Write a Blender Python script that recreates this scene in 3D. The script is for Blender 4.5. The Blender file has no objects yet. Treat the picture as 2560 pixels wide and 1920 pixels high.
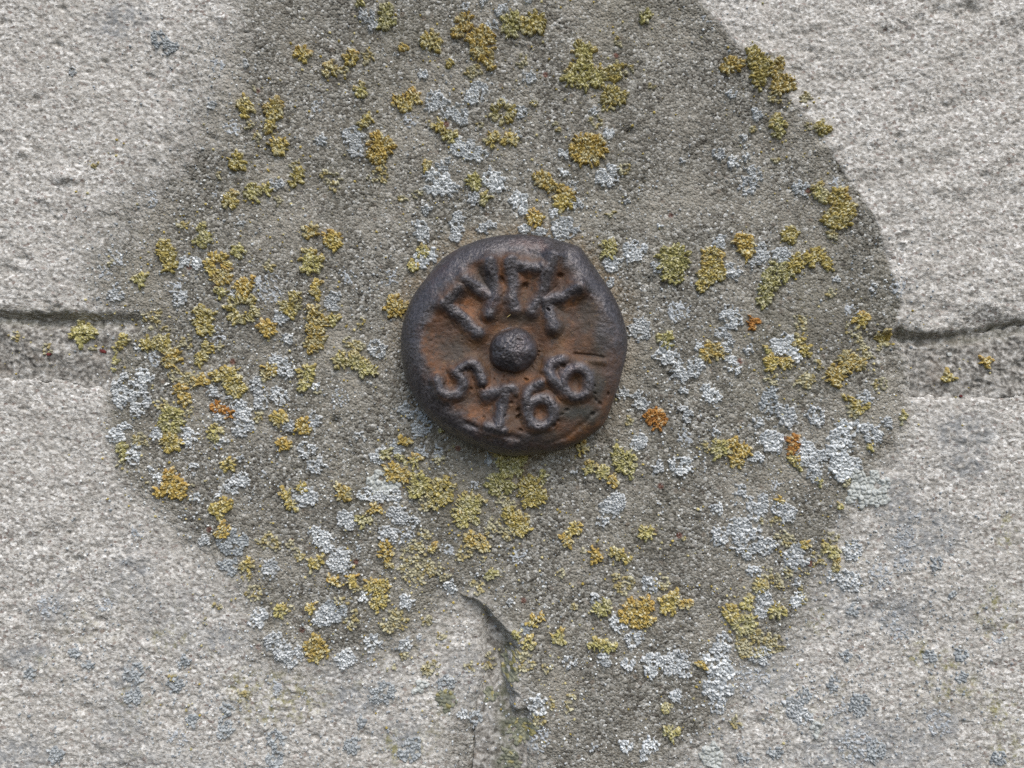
import bpy, math, random
import numpy as np

# ------------------------------------------------------------------ camera, light, exposure
sc = bpy.context.scene
S = 0.28 / 2560.0            # metres per photograph pixel on the wall plane (frame is 28 cm wide)
D = 0.235                    # camera distance from the wall, metres

cam_d = bpy.data.cameras.new('camera'); cam = bpy.data.objects.new('camera', cam_d)
sc.collection.objects.link(cam)
cam_d.sensor_width = 36.0; cam_d.lens = 36.0 * D / 0.28
cam_d.clip_start = 0.005; cam_d.clip_end = 50
cam.location = (0, -D, 0); cam.rotation_euler = (math.radians(90), 0, 0)
sc.camera = cam

SUN_EL, SUN_AZ = math.radians(52), math.radians(16)      # above the camera, a little to the right
world = bpy.data.worlds.new('World'); sc.world = world; world.use_nodes = True
nt = world.node_tree; nt.nodes.clear()
sky = nt.nodes.new('ShaderNodeTexSky'); sky.sky_type = 'NISHITA'; sky.sun_disc = False
sky.sun_elevation = SUN_EL; sky.sun_rotation = math.pi - SUN_AZ
sky.air_density = 1.0; sky.dust_density = 2.0; sky.ozone_density = 1.0
bg = nt.nodes.new('ShaderNodeBackground'); bg.inputs['Strength'].default_value = 0.15
ow = nt.nodes.new('ShaderNodeOutputWorld')
nt.links.new(sky.outputs[0], bg.inputs[0]); nt.links.new(bg.outputs[0], ow.inputs[0])

sun_d = bpy.data.lights.new('sun', 'SUN'); sun = bpy.data.objects.new('sun', sun_d)
sc.collection.objects.link(sun)
sun_d.energy = 1.5; sun_d.angle = math.radians(38); sun_d.color = (1.0, 0.97, 0.92)
sv = np.array([math.cos(SUN_EL) * math.sin(SUN_AZ), -math.cos(SUN_EL) * math.cos(SUN_AZ), math.sin(SUN_EL)])
from mathutils import Vector
sun.rotation_euler = Vector((-sv).tolist()).to_track_quat('-Z', 'Y').to_euler()
sun.location = (0.1, -0.6, 0.9)

sc.view_settings.view_transform = 'Standard'
sc.view_settings.look = 'None'
sc.view_settings.gamma = 1.0
sc.view_settings.use_curve_mapping = False
sc.view_settings.exposure = 0.7
sc.render.engine = 'CYCLES'
sc.cycles.use_denoising = False
sc.cycles.max_bounces = 5
sc.cycles.diffuse_bounces = 3

rng = np.random.default_rng(7)
random.seed(7)

# ------------------------------------------------------------------ numpy noise
def hsh(ix, iy, seed):
    with np.errstate(over='ignore'):
        h = (ix.astype(np.int64) * 374761393 + iy.astype(np.int64) * 668265263 + seed * 1442695041) & 0xFFFFFFFF
        h = (h ^ (h >> 13)) * 1274126177 & 0xFFFFFFFF
        h = (h ^ (h >> 16)) * 2246822519 & 0xFFFFFFFF
        h = h ^ (h >> 15)
    return (h & 0xFFFFFF) / float(0x1000000)

def vnoise(x, y, wl, seed, wy=None):
    u = x / wl; v = y / (wy or wl)
    iu = np.floor(u); iv = np.floor(v); fu = u - iu; fv = v - iv
    iu = iu.astype(np.int64); iv = iv.astype(np.int64)
    fu = fu * fu * (3 - 2 * fu); fv = fv * fv * (3 - 2 * fv)
    a = hsh(iu, iv, seed); b = hsh(iu + 1, iv, seed); c = hsh(iu, iv + 1, seed); d = hsh(iu + 1, iv + 1, seed)
    return ((a * (1 - fu) + b * fu) * (1 - fv) + (c * (1 - fu) + d * fu) * fv) * 2 - 1

def fbm(x, y, wl, seed, octv=4, gain=0.5, wy=None):
    t = 0; a = 1.0; s = 0
    wy = wy or wl
    for i in range(octv):
        ang = 0.6 * i
        xr = x * math.cos(ang) - y * math.sin(ang); yr = x * math.sin(ang) + y * math.cos(ang)
        if abs(wl - wy) > 1e-6: xr, yr = x + 31 * i, y + 17 * i
        t = t + a * vnoise(xr, yr, wl, seed + 13 * i, wy); s += a
        a *= gain; wl *= 0.5; wy *= 0.5
    return t / s

def worley(x, y, c, seed, jit=0.9):
    """F1, F2, seed point of the nearest cell, random of nearest, seed point of second"""
    u = x / c; v = y / c
    iu = np.floor(u).astype(np.int64); iv = np.floor(v).astype(np.int64)
    f1 = np.full(u.shape, 9.0); f2 = np.full(u.shape, 9.0)
    p1x = np.zeros(u.shape); p1y = np.zeros(u.shape); p2x = np.zeros(u.shape); p2y = np.zeros(u.shape)
    for dx in (-1, 0, 1):
        for dy in (-1, 0, 1):
            cx = iu + dx; cy = iv + dy
            sx = cx + 0.5 + jit * (hsh(cx, cy, seed) - 0.5); sy = cy + 0.5 + jit * (hsh(cx, cy, seed + 5) - 0.5)
            d = np.hypot(u - sx, v - sy)
            n1 = d < f1
            n2 = (~n1) & (d < f2)
            f2 = np.where(n1, f1, np.where(n2, d, f2))
            p2x = np.where(n1, p1x, np.where(n2, sx, p2x)); p2y = np.where(n1, p1y, np.where(n2, sy, p2y))
            f1 = np.where(n1, d, f1); p1x = np.where(n1, sx, p1x); p1y = np.where(n1, sy, p1y)
    return f1, f2, p1x * c, p1y * c, p2x * c, p2y * c

def prand(px, py, seed):
    return hsh(np.round(px * 16).astype(np.int64), np.round(py * 16).astype(np.int64), seed)

def sstep(a, b, x):
    t = np.clip((x - a) / (b - a), 0, 1)
    return t * t * (3 - 2 * t)

def poly_sd(X, Y, P):
    """signed distance to polygon, positive inside"""
    P = np.array(P, float); n = len(P)
    d = np.full(X.shape, 1e9); ins = np.zeros(X.shape, bool)
    for i in range(n):
        ax, ay = P[i]; bx, by = P[(i + 1) % n]
        ex, ey = bx - ax, by - ay
        t = np.clip(((X - ax) * ex + (Y - ay) * ey) / (ex * ex + ey * ey + 1e-9), 0, 1)
        d = np.minimum(d, np.hypot(X - ax - t * ex, Y - ay - t * ey))
        cond = ((ay > Y) != (by > Y)) & (X < (bx - ax) * (Y - ay) / (by - ay + 1e-12) + ax)
        ins ^= cond
    return np.where(ins, d, -d)

def seg_d(X, Y, pts):
    d = np.full(X.shape, 1e9)
    for (ax, ay), (bx, by) in zip(pts[:-1], pts[1:]):
        ex, ey = bx - ax, by - ay
        t = np.clip(((X - ax) * ex + (Y - ay) * ey) / (ex * ex + ey * ey + 1e-9), 0, 1)
        d = np.minimum(d, np.hypot(X - ax - t * ex, Y - ay - t * ey))
    return d

# ------------------------------------------------------------------ mesh helpers
def make_mesh(name, co, quads, attrs=None, mat=None, smooth=True):
    me = bpy.data.meshes.new(name)
    co = np.ascontiguousarray(co, np.float32); quads = np.ascontiguousarray(quads, np.int32)
    k = quads.shape[1]
    me.vertices.add(len(co)); me.vertices.foreach_set('co', co.ravel())
    me.loops.add(quads.size); me.loops.foreach_set('vertex_index', quads.ravel())
    me.polygons.add(len(quads)); me.polygons.foreach_set('loop_start', np.arange(0, quads.size, k, dtype=np.int32))
    me.polygons.foreach_set('use_smooth', np.full(len(quads), smooth, bool))
    for nm, arr in (attrs or {}).items():
        arr = np.ascontiguousarray(arr, np.float32)
        if arr.ndim == 2:
            if arr.shape[1] == 3: arr = np.hstack([arr, np.ones((len(arr), 1), np.float32)])
            at = me.attributes.new(nm, 'FLOAT_COLOR', 'POINT'); at.data.foreach_set('color', np.ascontiguousarray(arr, np.float32).ravel())
        else:
            at = me.attributes.new(nm, 'FLOAT', 'POINT'); at.data.foreach_set('value', arr)
    me.update(calc_edges=True)
    if mat: me.materials.append(mat)
    return me

def link(name, me, origin=(0, 0, 0), parent=None, base=(0, 0, 0)):
    """verts of me are in world space; origin becomes the object's origin"""
    o = bpy.data.objects.new(name, me)
    if me is not None and any(abs(c) > 0 for c in origin):
        n = len(me.vertices); a = np.empty(n * 3, np.float32); me.vertices.foreach_get('co', a)
        a = a.reshape(-1, 3) - np.array(origin, np.float32); me.vertices.foreach_set('co', a.ravel()); me.update()
    sc.collection.objects.link(o)
    if parent is not None:
        o.parent = parent; o.location = tuple(np.array(origin) - np.array(base))
    else:
        o.location = origin
    return o

def tag(o, label=None, cat=None, group=None, kind=None):
    if label: o['label'] = label
    if cat: o['category'] = cat
    if group: o['group'] = group
    if kind: o['kind'] = kind
    return o

def grid_faces(mask):
    """mask: (ny-1,nx-1) faces to keep of an (ny,nx) grid -> compact vertex ids, quads"""
    ny, nx = mask.shape[0] + 1, mask.shape[1] + 1
    j, i = np.nonzero(mask)
    a = j * nx + i
    q = np.stack([a, a + nx, a + nx + 1, a + 1], 1)
    ids, inv = np.unique(q, return_inverse=True)
    return ids, inv.reshape(-1, 4)

# ------------------------------------------------------------------ materials
class NT:
    def __init__(self, name):
        self.m = bpy.data.materials.new(name); self.m.use_nodes = True
        self.t = self.m.node_tree; self.t.nodes.clear()
        self.out = self.n('ShaderNodeOutputMaterial'); self.b = self.n('ShaderNodeBsdfPrincipled')
        self.l(self.b.outputs[0], self.out.inputs[0])
        self.tc = self.n('ShaderNodeTexCoord')
    def n(self, t, **kw):
        nd = self.t.nodes.new(t)
        for k, v in kw.items(): setattr(nd, k, v)
        return nd
    def l(self, a, b): self.t.links.new(a, b)
    def val(self, sock, v):
        if hasattr(v, 'is_linked') or hasattr(v, 'links'): self.l(v, sock)
        else: sock.default_value = v
    def mapping(self, scale):
        mp = self.n('ShaderNodeMapping'); mp.inputs['Scale'].default_value = scale
        self.l(self.tc.outputs['Object'], mp.inputs['Vector']); return mp.outputs[0]
    def noise(self, scale, detail=3, rough=0.55, vec=None):
        nd = self.n('ShaderNodeTexNoise'); nd.inputs['Scale'].default_value = scale
        nd.inputs['Detail'].default_value = detail; nd.inputs['Roughness'].default_value = rough
        self.l(vec or self.tc.outputs['Object'], nd.inputs['Vector']); return nd.outputs['Fac']
    def voro(self, scale, out='Distance', vec=None, feature='F1'):
        nd = self.n('ShaderNodeTexVoronoi'); nd.feature = feature; nd.inputs['Scale'].default_value = scale
        self.l(vec or self.tc.outputs['Object'], nd.inputs['Vector']); return nd.outputs[out]
    def ramp(self, fac, stops, interp='LINEAR'):
        nd = self.n('ShaderNodeValToRGB'); cr = nd.color_ramp; cr.interpolation = interp
        while len(cr.elements) < len(stops): cr.elements.new(0.5)
        for e, (p, c) in zip(cr.elements, stops):
            e.position = p; e.color = (c, c, c, 1) if not hasattr(c, '__len__') else (*c, 1)
        self.l(fac, nd.inputs[0]); return nd.outputs[0]
    def mix(self, fac, a, b, mode='MIX'):
        nd = self.n('ShaderNodeMix', data_type='RGBA', blend_type=mode)
        for s, v in ((nd.inputs[0], fac), (nd.inputs[6], a), (nd.inputs[7], b)):
            if isinstance(v, tuple): s.default_value = (*v, 1)
            elif isinstance(v, (int, float)): s.default_value = v
            else: self.l(v, s)
        return nd.outputs[2]
    def math(self, op, a, b=0.0, clamp=False):
        nd = self.n('ShaderNodeMath', operation=op, use_clamp=clamp)
        for s, v in ((nd.inputs[0], a), (nd.inputs[1], b)):
            if isinstance(v, (int, float)): s.default_value = v
            else: self.l(v, s)
        return nd.outputs[0]
    def attr(self, name, out='Fac'):
        nd = self.n('ShaderNodeAttribute', attribute_name=name); return nd.outputs[out]
    def bump(self, h, strength, dist, normal=None):
        nd = self.n('ShaderNodeBump'); nd.inputs['Strength'].default_value = strength; nd.inputs['Distance'].default_value = dist
        self.l(h, nd.inputs['Height'])
        if normal: self.l(normal, nd.inputs['Normal'])
        return nd.outputs[0]
    def finish(self, col, rough, normal=None, spec=0.3, metallic=0.0):
        self.val(self.b.inputs['Roughness'], rough)
        if isinstance(col, tuple): self.b.inputs['Base Color'].default_value = (*col, 1)
        else: self.l(col, self.b.inputs['Base Color'])
        self.b.inputs['Specular IOR Level'].default_value = spec
        self.val(self.b.inputs['Metallic'], metallic)
        if normal: self.l(normal, self.b.inputs['Normal'])
        return self.m

def cement_colour(k):
    g1 = k.voro(1550, 'Color')                       # sand grains
    gv = k.n('ShaderNodeSeparateColor'); k.l(g1, gv.inputs[0])
    base = k.ramp(gv.outputs[0], [(0.0, (0.06, 0.053, 0.042)), (0.3, (0.134, 0.125, 0.102)), (0.7, (0.226, 0.214, 0.182)), (0.93, (0.33, 0.318, 0.28)), (1.0, (0.52, 0.515, 0.48))])
    big = k.noise(55, 4, 0.6)
    base = k.mix(k.ramp(big, [(0.45, 0.0), (0.68, 0.6)]), base, (0.34, 0.312, 0.255))
    tint = k.noise(22, 3, 0.5)
    base = k.mix(k.ramp(tint, [(0.5, 0.0), (0.7, 0.35)]), base, (0.135, 0.124, 0.086))
    dk = k.noise(38, 4, 0.65)
    base = k.mix(k.ramp(dk, [(0.5, 0.0), (0.72, 0.45)]), base, (0.095, 0.086, 0.068))
    base = k.mix(k.math('MULTIPLY', k.attr('stain'), k.ramp(k.noise(210, 4, 0.7), [(0.35, 0.0), (0.62, 0.75)])), base, (0.20, 0.135, 0.065))
    spk = k.voro(310, 'Color'); sp = k.n('ShaderNodeSeparateColor'); k.l(spk, sp.inputs[0])
    red = k.ramp(sp.outputs[1], [(0.0, 0.0), (0.992, 0.75)], 'CONSTANT')
    d = k.voro(310); near = k.ramp(d, [(0.2, 1.0), (0.32, 0.0)])
    base = k.mix(k.math('MULTIPLY', red, near), base, (0.12, 0.045, 0.03))
    pb = k.voro(520, 'Color'); ps = k.n('ShaderNodeSeparateColor'); k.l(pb, ps.inputs[0])
    pin = k.math('MULTIPLY', k.ramp(ps.outputs[1], [(0.0, 0.0), (0.9, 0.65)], 'CONSTANT'), k.ramp(k.voro(520), [(0.26, 1.0), (0.40, 0.0)]))
    base = k.mix(pin, base, k.ramp(ps.outputs[0], [(0.0, (0.10, 0.09, 0.078)), (0.45, (0.17, 0.135, 0.10)), (0.7, (0.31, 0.29, 0.25)), (1.0, (0.50, 0.48, 0.43))]))
    return base

def mat_stone():
    k = NT('sandstone')
    v = k.mapping((1.0, 1.0, 1.25))
    n1 = k.noise(920, 2, 0.55, v); n2 = k.noise(1700, 2, 0.6, v)
    g = k.math('ADD', k.math('MULTIPLY', n1, 0.6), k.math('MULTIPLY', n2, 0.4))
    gc = k.voro(1250, 'Color', v); gs = k.n('ShaderNodeSeparateColor'); k.l(gc, gs.inputs[0])
    base = k.ramp(gs.outputs[0], [(0.0, (0.32, 0.300, 0.264)), (0.4, (0.43, 0.408, 0.366)), (0.8, (0.55, 0.528, 0.482)), (1.0, (0.72, 0.70, 0.65))])
    base = k.mix(k.ramp(g, [(0.36, 0.85), (0.46, 0.36), (0.53, 0.0)]), base, (0.125, 0.111, 0.094))
    gm = k.ramp(gs.outputs[1], [(0.955, 0.0), (0.96, 0.6)], 'CONSTANT')
    base = k.mix(gm, base, (0.16, 0.105, 0.085))
    big = k.noise(30, 5, 0.6)
    base = k.mix(k.ramp(big, [(0.4, 0.0), (0.7, 0.3)]), base, (0.33, 0.305, 0.26))
    pk = k.noise(120, 3, 0.6)
    base = k.mix(k.ramp(pk, [(0.6, 0.0), (0.74, 0.25)]), base, (0.33, 0.285, 0.25))
    # grey-blue crust and yellow-green algae stains
    base = k.mix(k.math('MULTIPLY', k.attr('film'), k.ramp(k.noise(480, 3, 0.65), [(0.38, 0.0), (0.6, 0.8)])), base, (0.175, 0.185, 0.19))
    base = k.mix(k.math('MULTIPLY', k.attr('algae'), k.ramp(k.noise(420, 3, 0.7), [(0.48, 0.0), (0.66, 0.75)])), base, (0.19, 0.175, 0.05))
    cov = k.math('ADD', k.attr('smear'), k.math('MULTIPLY', k.math('SUBTRACT', k.noise(420, 4, 0.75), 0.5), 0.9))
    cov = k.ramp(cov, [(0.22, 0.0), (0.72, 1.0)])
    base = k.mix(cov, base, cement_colour(k))
    hc = k.math('ADD', k.math('MULTIPLY', k.voro(1550), -1.0), k.math('MULTIPLY', k.noise(800, 4, 0.7), 1.4))
    nrm = k.bump(k.mix(cov, k.math('MULTIPLY', g, 1.1), hc), 0.75, 0.0006)
    return k.finish(base, 0.95, nrm, 0.2)

def mat_mortar():
    k = NT('lime_mortar')
    n1 = k.noise(750, 4, 0.65)
    base = k.ramp(n1, [(0.34, (0.075, 0.067, 0.057)), (0.47, (0.20, 0.187, 0.163)), (0.57, (0.33, 0.312, 0.278)), (0.7, (0.52, 0.505, 0.47))])
    base = k.mix(k.ramp(k.noise(160, 4, 0.6), [(0.54, 0.0), (0.7, 0.45)]), base, (0.19, 0.155, 0.12))
    base = k.mix(k.math('MULTIPLY', k.attr('moss'), k.ramp(k.noise(300, 3, 0.6), [(0.35, 0.0), (0.6, 0.8)])), base, (0.085, 0.09, 0.05))
    nrm = k.bump(n1, 0.8, 0.0006)
    return k.finish(base, 0.95, nrm, 0.2)

def mat_lichen():
    k = NT('lichen_crust')
    col = k.attr('Col', 'Color')
    n = k.noise(2600, 2, 0.6)
    col = k.mix(k.ramp(n, [(0.35, 0.35), (0.65, 0.0)]), col, k.mix(1.0, col, (0.55, 0.55, 0.5), 'MULTIPLY'))
    return k.finish(col, 0.85, k.bump(n, 0.5, 0.0002), 0.25)

def mat_iron():
    k = NT('rusted_cast_iron')
    worn = k.attr('worn'); rust = k.attr('rust'); dark = k.attr('dark')
    n = k.noise(260, 5, 0.65); nf = k.noise(1500, 3, 0.65)
    orange = k.ramp(n, [(0.30, (0.040, 0.018, 0.008)), (0.45, (0.085, 0.036, 0.013)), (0.58, (0.155, 0.060, 0.018)), (0.75, (0.24, 0.092, 0.025))])
    ochre = k.ramp(k.noise(140, 4, 0.6), [(0.45, 0.0), (0.65, 0.75)])
    brown = k.mix(ochre, (0.046, 0.023, 0.012), (0.074, 0.043, 0.017))
    face = k.mix(rust, brown, orange)
    face = k.mix(dark, face, (0.036, 0.036, 0.029))
    flake = k.ramp(k.noise(620, 4, 0.7), [(0.54, 0.0), (0.64, 0.7)])
    face = k.mix(flake, face, (0.040, 0.028, 0.020))
    pale = k.ramp(k.noise(1100, 3, 0.7), [(0.62, 0.0), (0.7, 0.6)])
    face = k.mix(pale, face, (0.17, 0.105, 0.045))
    iron = k.mix(k.ramp(nf, [(0.35, 0.0), (0.65, 1.0)]), (0.029, 0.025, 0.025), (0.084, 0.076, 0.078))
    redd = k.ramp(k.noise(90, 4, 0.65), [(0.55, 0.0), (0.7, 0.55)])
    iron = k.mix(redd, iron, (0.060, 0.024, 0.016))
    iron = k.mix(k.ramp(k.noise(48, 4, 0.6), [(0.5, 0.0), (0.68, 0.55)]), iron, (0.105, 0.10, 0.108))
    w = k.math('ADD', worn, k.math('MULTIPLY', k.math('SUBTRACT', k.noise(420, 5, 0.7), 0.5), 0.9), True)
    w = k.ramp(w, [(0.22, 0.0), (0.85, 1.0)])
    col = k.mix(w, face, iron)
    rough = k.ramp(k.math('ADD', k.math('MULTIPLY', w, -0.35), k.math('MULTIPLY', nf, 0.35)), [(0.0, 0.46), (0.4, 0.74)])
    rr = k.n('ShaderNodeMapRange'); rr.inputs['To Min'].default_value = 0.66; rr.inputs['To Max'].default_value = 0.34
    k.l(w, rr.inputs['Value'])
    nrm = k.bump(k.math('ADD', nf, k.math('MULTIPLY', n, 2.0)), 0.42, 0.0005)
    return k.finish(col, rr.outputs[0], nrm, 0.5, k.math('MULTIPLY', w, 0.35))

def mat_plain(name, col, rough=0.8, var=0.4):
    k = NT(name)
    c = k.mix(k.ramp(k.noise(900, 3, 0.6), [(0.35, 0.0), (0.65, 1.0)]), tuple(x * (1 - var) for x in col), col)
    return k.finish(c, rough, None, 0.3)

M_STONE, M_MORT, M_LICH, M_IRON = mat_stone(), mat_mortar(), mat_lichen(), mat_iron()
M_STRAW = mat_plain('dry_straw', (0.42, 0.33, 0.12), 0.6)
M_BRICK = mat_plain('brick_chip', (0.13, 0.022, 0.018), 0.7)
M_FLINT = mat_plain('pale_chip', (0.5, 0.5, 0.46), 0.7)

# ------------------------------------------------------------------ the wall (heights in mm towards the camera)
STEP = 3.0
gx = np.arange(-250, 2811, STEP); gy = np.arange(-210, 2131, STEP)
PX, PY = np.meshgrid(gx, gy)

PATCH = [(640, -260), (1560, -260), (1650, -110), (1752, 0), (1855, 112), (1968, 222), (2048, 312), (2102, 398), (2158, 478), (2205, 560), (2238, 660),
         (2262, 770), (2240, 830), (2275, 900), (2272, 990), (2250, 1105), (2209, 1160), (2160, 1230), (2107, 1290), (2070, 1370), (2026, 1490),
         (1993, 1570), (1945, 1632), (1863, 1655), (1820, 1770), (1770, 1840), (1700, 1900), (1600, 1960), (1430, 1990), (1330, 1900), (1297, 1800), (1292, 1700),
         (1288, 1590), (1240, 1543), (1185, 1488), (1110, 1492), (1070, 1560), (1000, 1620), (880, 1648), (720, 1655), (660, 1640), (632, 1540),
         (598, 1455), (490, 1370), (400, 1285), (310, 1205), (285, 1150), (268, 1050), (275, 950), (290, 880), (320, 815), (255, 730), (250, 650), (300, 560), (370, 480), (450, 400), (490, 280), (540, 180), (600, 60)]
sd0 = poly_sd(PX, PY, PATCH)
# how soft the patch's margin is: feathered upper left, crisp upper right, medium elsewhere
crisp = sstep(1500, 1900, PX) * sstep(1000, 760, PY)
soft = sstep(1100, 700, PX) * sstep(820, 560, PY)
sd = sd0 + fbm(PX, PY, 90, 3, 5, 0.62) * (22 - 11 * crisp + 34 * soft) + fbm(PX, PY, 14, 4, 2) * 3 + fbm(PX, PY, 36, 6, 3) * 5 * sstep(1400, 1500, PY)

yj = np.interp(PX, [-260, 0, 150, 320, 420, 900, 1900, 2240, 2330, 2430, 2480, 2540, 2820], [803, 803, 806, 812, 800, 820, 848, 852, 856, 851, 842, 828, 806]) + vnoise(PX, PX * 0, 75, 9) * 4 + vnoise(PX, PX * 0, 21, 10) * 3 + fbm(PX, PY, 12, 13, 2) * 4
yl = np.interp(PX, [-260, 0, 170, 215, 262, 330, 1200, 2240, 2300, 2420, 2820], [926, 926, 928, 952, 962, 950, 960, 990, 980, 972, 966]) + vnoise(PX, PX * 0, 80, 11) * 7 + vnoise(PX, PX * 0, 23, 12) * 5 + fbm(PX, PY, 14, 15, 2) * 6
xv = np.interp(PY, [900, 1500, 1590, 1720, 2140], [1262, 1258, 1246, 1238, 1225]) + vnoise(PY, PY * 0, 60, 14) * 6

wf1 = worley(PX + 4 * vnoise(PX, PY, 11, 201), PY * 1.2 + 4 * vnoise(PX, PY, 11, 203), 13, 205)[0]
def grain(seed):
    return 0.44 * (0.42 - wf1) + 0.20 * fbm(PX, PY, 22, seed, 2, 0.6, 18) + 0.26 * fbm(PX, PY, 60, seed + 3, 2, 0.5, 40)

g_a, g_b = grain(20), grain(40)
und = fbm(PX, PY, 620, 50, 4, 0.5)
tool = fbm(PX, PY, 130, 55, 3, 0.55, 80)
tex = fbm(PX * 0.86 - PY * 0.5, PX * 0.5 + PY * 0.86, 95, 58, 3, 0.5, 48)          # dressed ripple of the right-hand face

pitr = np.random.default_rng(21)                      # larger pits and lumps of the dressed faces
g_p = np.zeros(PX.shape)
for a, b, c, d_ in pitr.uniform(0, 1, (420, 4)):
    cx, cy, r = -240 + a * 3040, -200 + b * 2320, 5 + 13 * c ** 2
    j0, j1 = max(0, int((cy - 60 + 210) / STEP)), int((cy + 60 + 210) / STEP); i0, i1 = max(0, int((cx - 60 + 250) / STEP)), int((cx + 60 + 250) / STEP)
    g_p[j0:j1, i0:i1] += (0.75 if d_ > 0.72 else -0.85) * np.exp(-(np.hypot((PX[j0:j1, i0:i1] - cx) * 0.75, PY[j0:j1, i0:i1] - cy) / r) ** 2)
for cx, cy, rx, ry, a in [(168, 445, 30, 14, 1.3), (115, 500, 16, 12, .9), (410, 110, 30, 18, .5)]: g_p += a * np.exp(-(((PX - cx) / rx) ** 2 + ((PY - cy) / ry) ** 2))
g_a = g_a + g_p; g_b = g_b + g_p
inside = sstep(12, 60, sd)
dU = yj - PY
H_up = 0.9 + 1.1 * und + 0.55 * tool + g_a + 1.0 * tex * sstep(1700, 2100, PX)
H_up -= 3.6 * (1 - sstep(-4, 34, dU)) + 1.0 * (1 - sstep(0, 120, dU)) * (0.6 + 0.4 * tool)
chip = sstep(150, 0, np.hypot((PX - 2500) / 0.9, (PY - 822) / 0.35))
H_up -= 2.2 * chip
H_up0 = np.where(dU < -4, -20, H_up); H_up = H_up0 - 5.0 * inside

dL = PY - yl
low = -0.3 + 1.0 * und + 0.5 * tool + g_b - 2.2 * (1 - sstep(-4, 30, dL))
low += 0.9 * sstep(0, 200, dL) * sstep(400, 0, dL) * sstep(1400, 2000, PX)
dvl = xv - PX
H_ll = low - 5.5 * (1 - sstep(-6, 60, dvl)) - 1.8 * (1 - sstep(0, 330, dvl)) * sstep(1380, 1560, PY)
H_ll0 = np.where((dL < -4) | (dvl < -6), -20, H_ll); H_ll = H_ll0 - 5.0 * inside
dvr = PX - (xv + 62)
H_lr = low - 5.5 * (1 - sstep(-6, 40, dvr)) + 0.25 * tex
H_lr0 = np.where((dL < -4) | (dvr < -6), -20, H_lr); H_lr = H_lr0 - 5.0 * inside

mort_v = sstep(1640, 1880, PY)
H_m = -0.9 + 0.6 * tool + 1.15 * fbm(PX, PY, 60, 61, 5, 0.62, 34) + 0.9 * g_a - 1.5 * sstep(16, 0, PY - yj)
in_v = (np.abs(PX - (xv + 28)) < 75) & (PY > yl - 10)
H_mv = -4.6 + 2.8 * mort_v + 0.8 * fbm(PX, PY, 40, 63, 4, 0.6)
H_m = np.where(in_v, np.where(PY > 1500, H_mv, H_m), H_m)
H_m = np.where(((PY > yj - 16) & (PY < yl + 26)) | in_v, H_m, -20)

lip = np.exp(-(seg_d(PX, PY, [(1215, 1515), (1240, 1545), (1290, 1592), (1293, 1720)]) / 55.0) ** 2)
H_c = 0.25 + 0.75 * fbm(PX, PY, 330, 70, 4, 0.5) + 0.30 * fbm(PX, PY, 80, 74, 4, 0.55) + 0.26 * fbm(PX, PY, 12, 77, 2) + 0.55 * lip
# hollows and pits in the cement
for (cx, cy, r, dp) in [(839, 1057, 11, 1.7), (1572, 330, 13, .8), (1608, 455, 9, .7), (1572, 333, 12, .8), (1622, 703, 10, .9), (1675, 945, 11, 1.2), (1300, 125, 10, .6), (950, 1040, 7, .7), (1690, 1660, 40, .5), (1245, 440, 8, .6), (640, 560, 60, .5)]:
    H_c -= dp * np.exp(-(np.hypot(PX - cx, PY - cy) / r) ** 2)
pc = rng.uniform(0, 1, (90, 3))
for a, b, c in pc:
    cx, cy, r = 250 + a * 2000, b * 1900, 3 + 5 * c ** 3
    sl = (slice(max(0, int((cy - 40 + 210) / STEP)), int((cy + 40 + 210) / STEP)), slice(int((cx - 40 + 250) / STEP), int((cx + 40 + 250) / STEP)))
    H_c[sl] -= 0.7 * np.exp(-(np.hypot(PX[sl] - cx, PY[sl] - cy) / r) ** 2)
# tiny long crease right of the bolt
H_c -= 0.5 * np.exp(-(seg_d(PX, PY, [(1585, 735), (1622, 705), (1634, 697)]) / 5) ** 2)
# the cement dips with the joint it bridges on the left
H_c -= 1.3 * np.exp(-((PY - 812 - (PX - 300) * 0.04) / 26) ** 2) * sstep(470, 300, PX)
ST0 = np.maximum.reduce([H_up0, H_ll0, H_lr0, H_m])
wf = 70 + 150 * soft + 70 * crisp
near = (1 - sstep(0, 1, sd / wf)) * (1 - sstep(0.1, 0.5, lip)) * (ST0 > -4)
H_c = H_c * (1 - near) + (ST0 + 0.12 + 0.12 * crisp) * near
H_c = H_c - np.maximum(0, -sd) * np.where(lip > 0.25, 0.2, np.where(crisp > 0.3, 0.10, 0.085))
H_c = np.where(sd < -90, -20, H_c)

HS = {'up': H_up, 'll': H_ll, 'lr': H_lr, 'm': H_m, 'c': H_c}
TOP = np.maximum.reduce(list(HS.values()))
TOP = np.maximum(TOP, -12)

def wall_h(px, py):
    """bilinear height (metres) of the finished wall at photo pixels"""
    u = np.clip((px + 250) / STEP, 0, len(gx) - 1.001); v = np.clip((py + 210) / STEP, 0, len(gy) - 1.001)
    i = u.astype(int); j = v.astype(int); fu = u - i; fv = v - j
    return ((TOP[j, i] * (1 - fu) + TOP[j, i + 1] * fu) * (1 - fv) + (TOP[j + 1, i] * (1 - fu) + TOP[j + 1, i + 1] * fu) * fv) * 1e-3

WX = (PX - 1280) * S; WZ = (960 - PY) * S
wsm = 85 + 200 * soft - 74 * crisp + 75 * sstep(1150, 1400, PY)
smear = sstep(-1, 1, (sd0 + (18 + 60 * soft - 12 * crisp) * fbm(PX, PY, 110, 80, 5, 0.65) - 16 * crisp) / wsm)
cem_s = np.maximum(smear * 1.0, sstep(0, 40 + 190 * soft, sd))
smear = np.maximum(smear, 0.55 * (1 - sstep(5, 60, dU + 14 * tool)) * (dU > -6))
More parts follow.
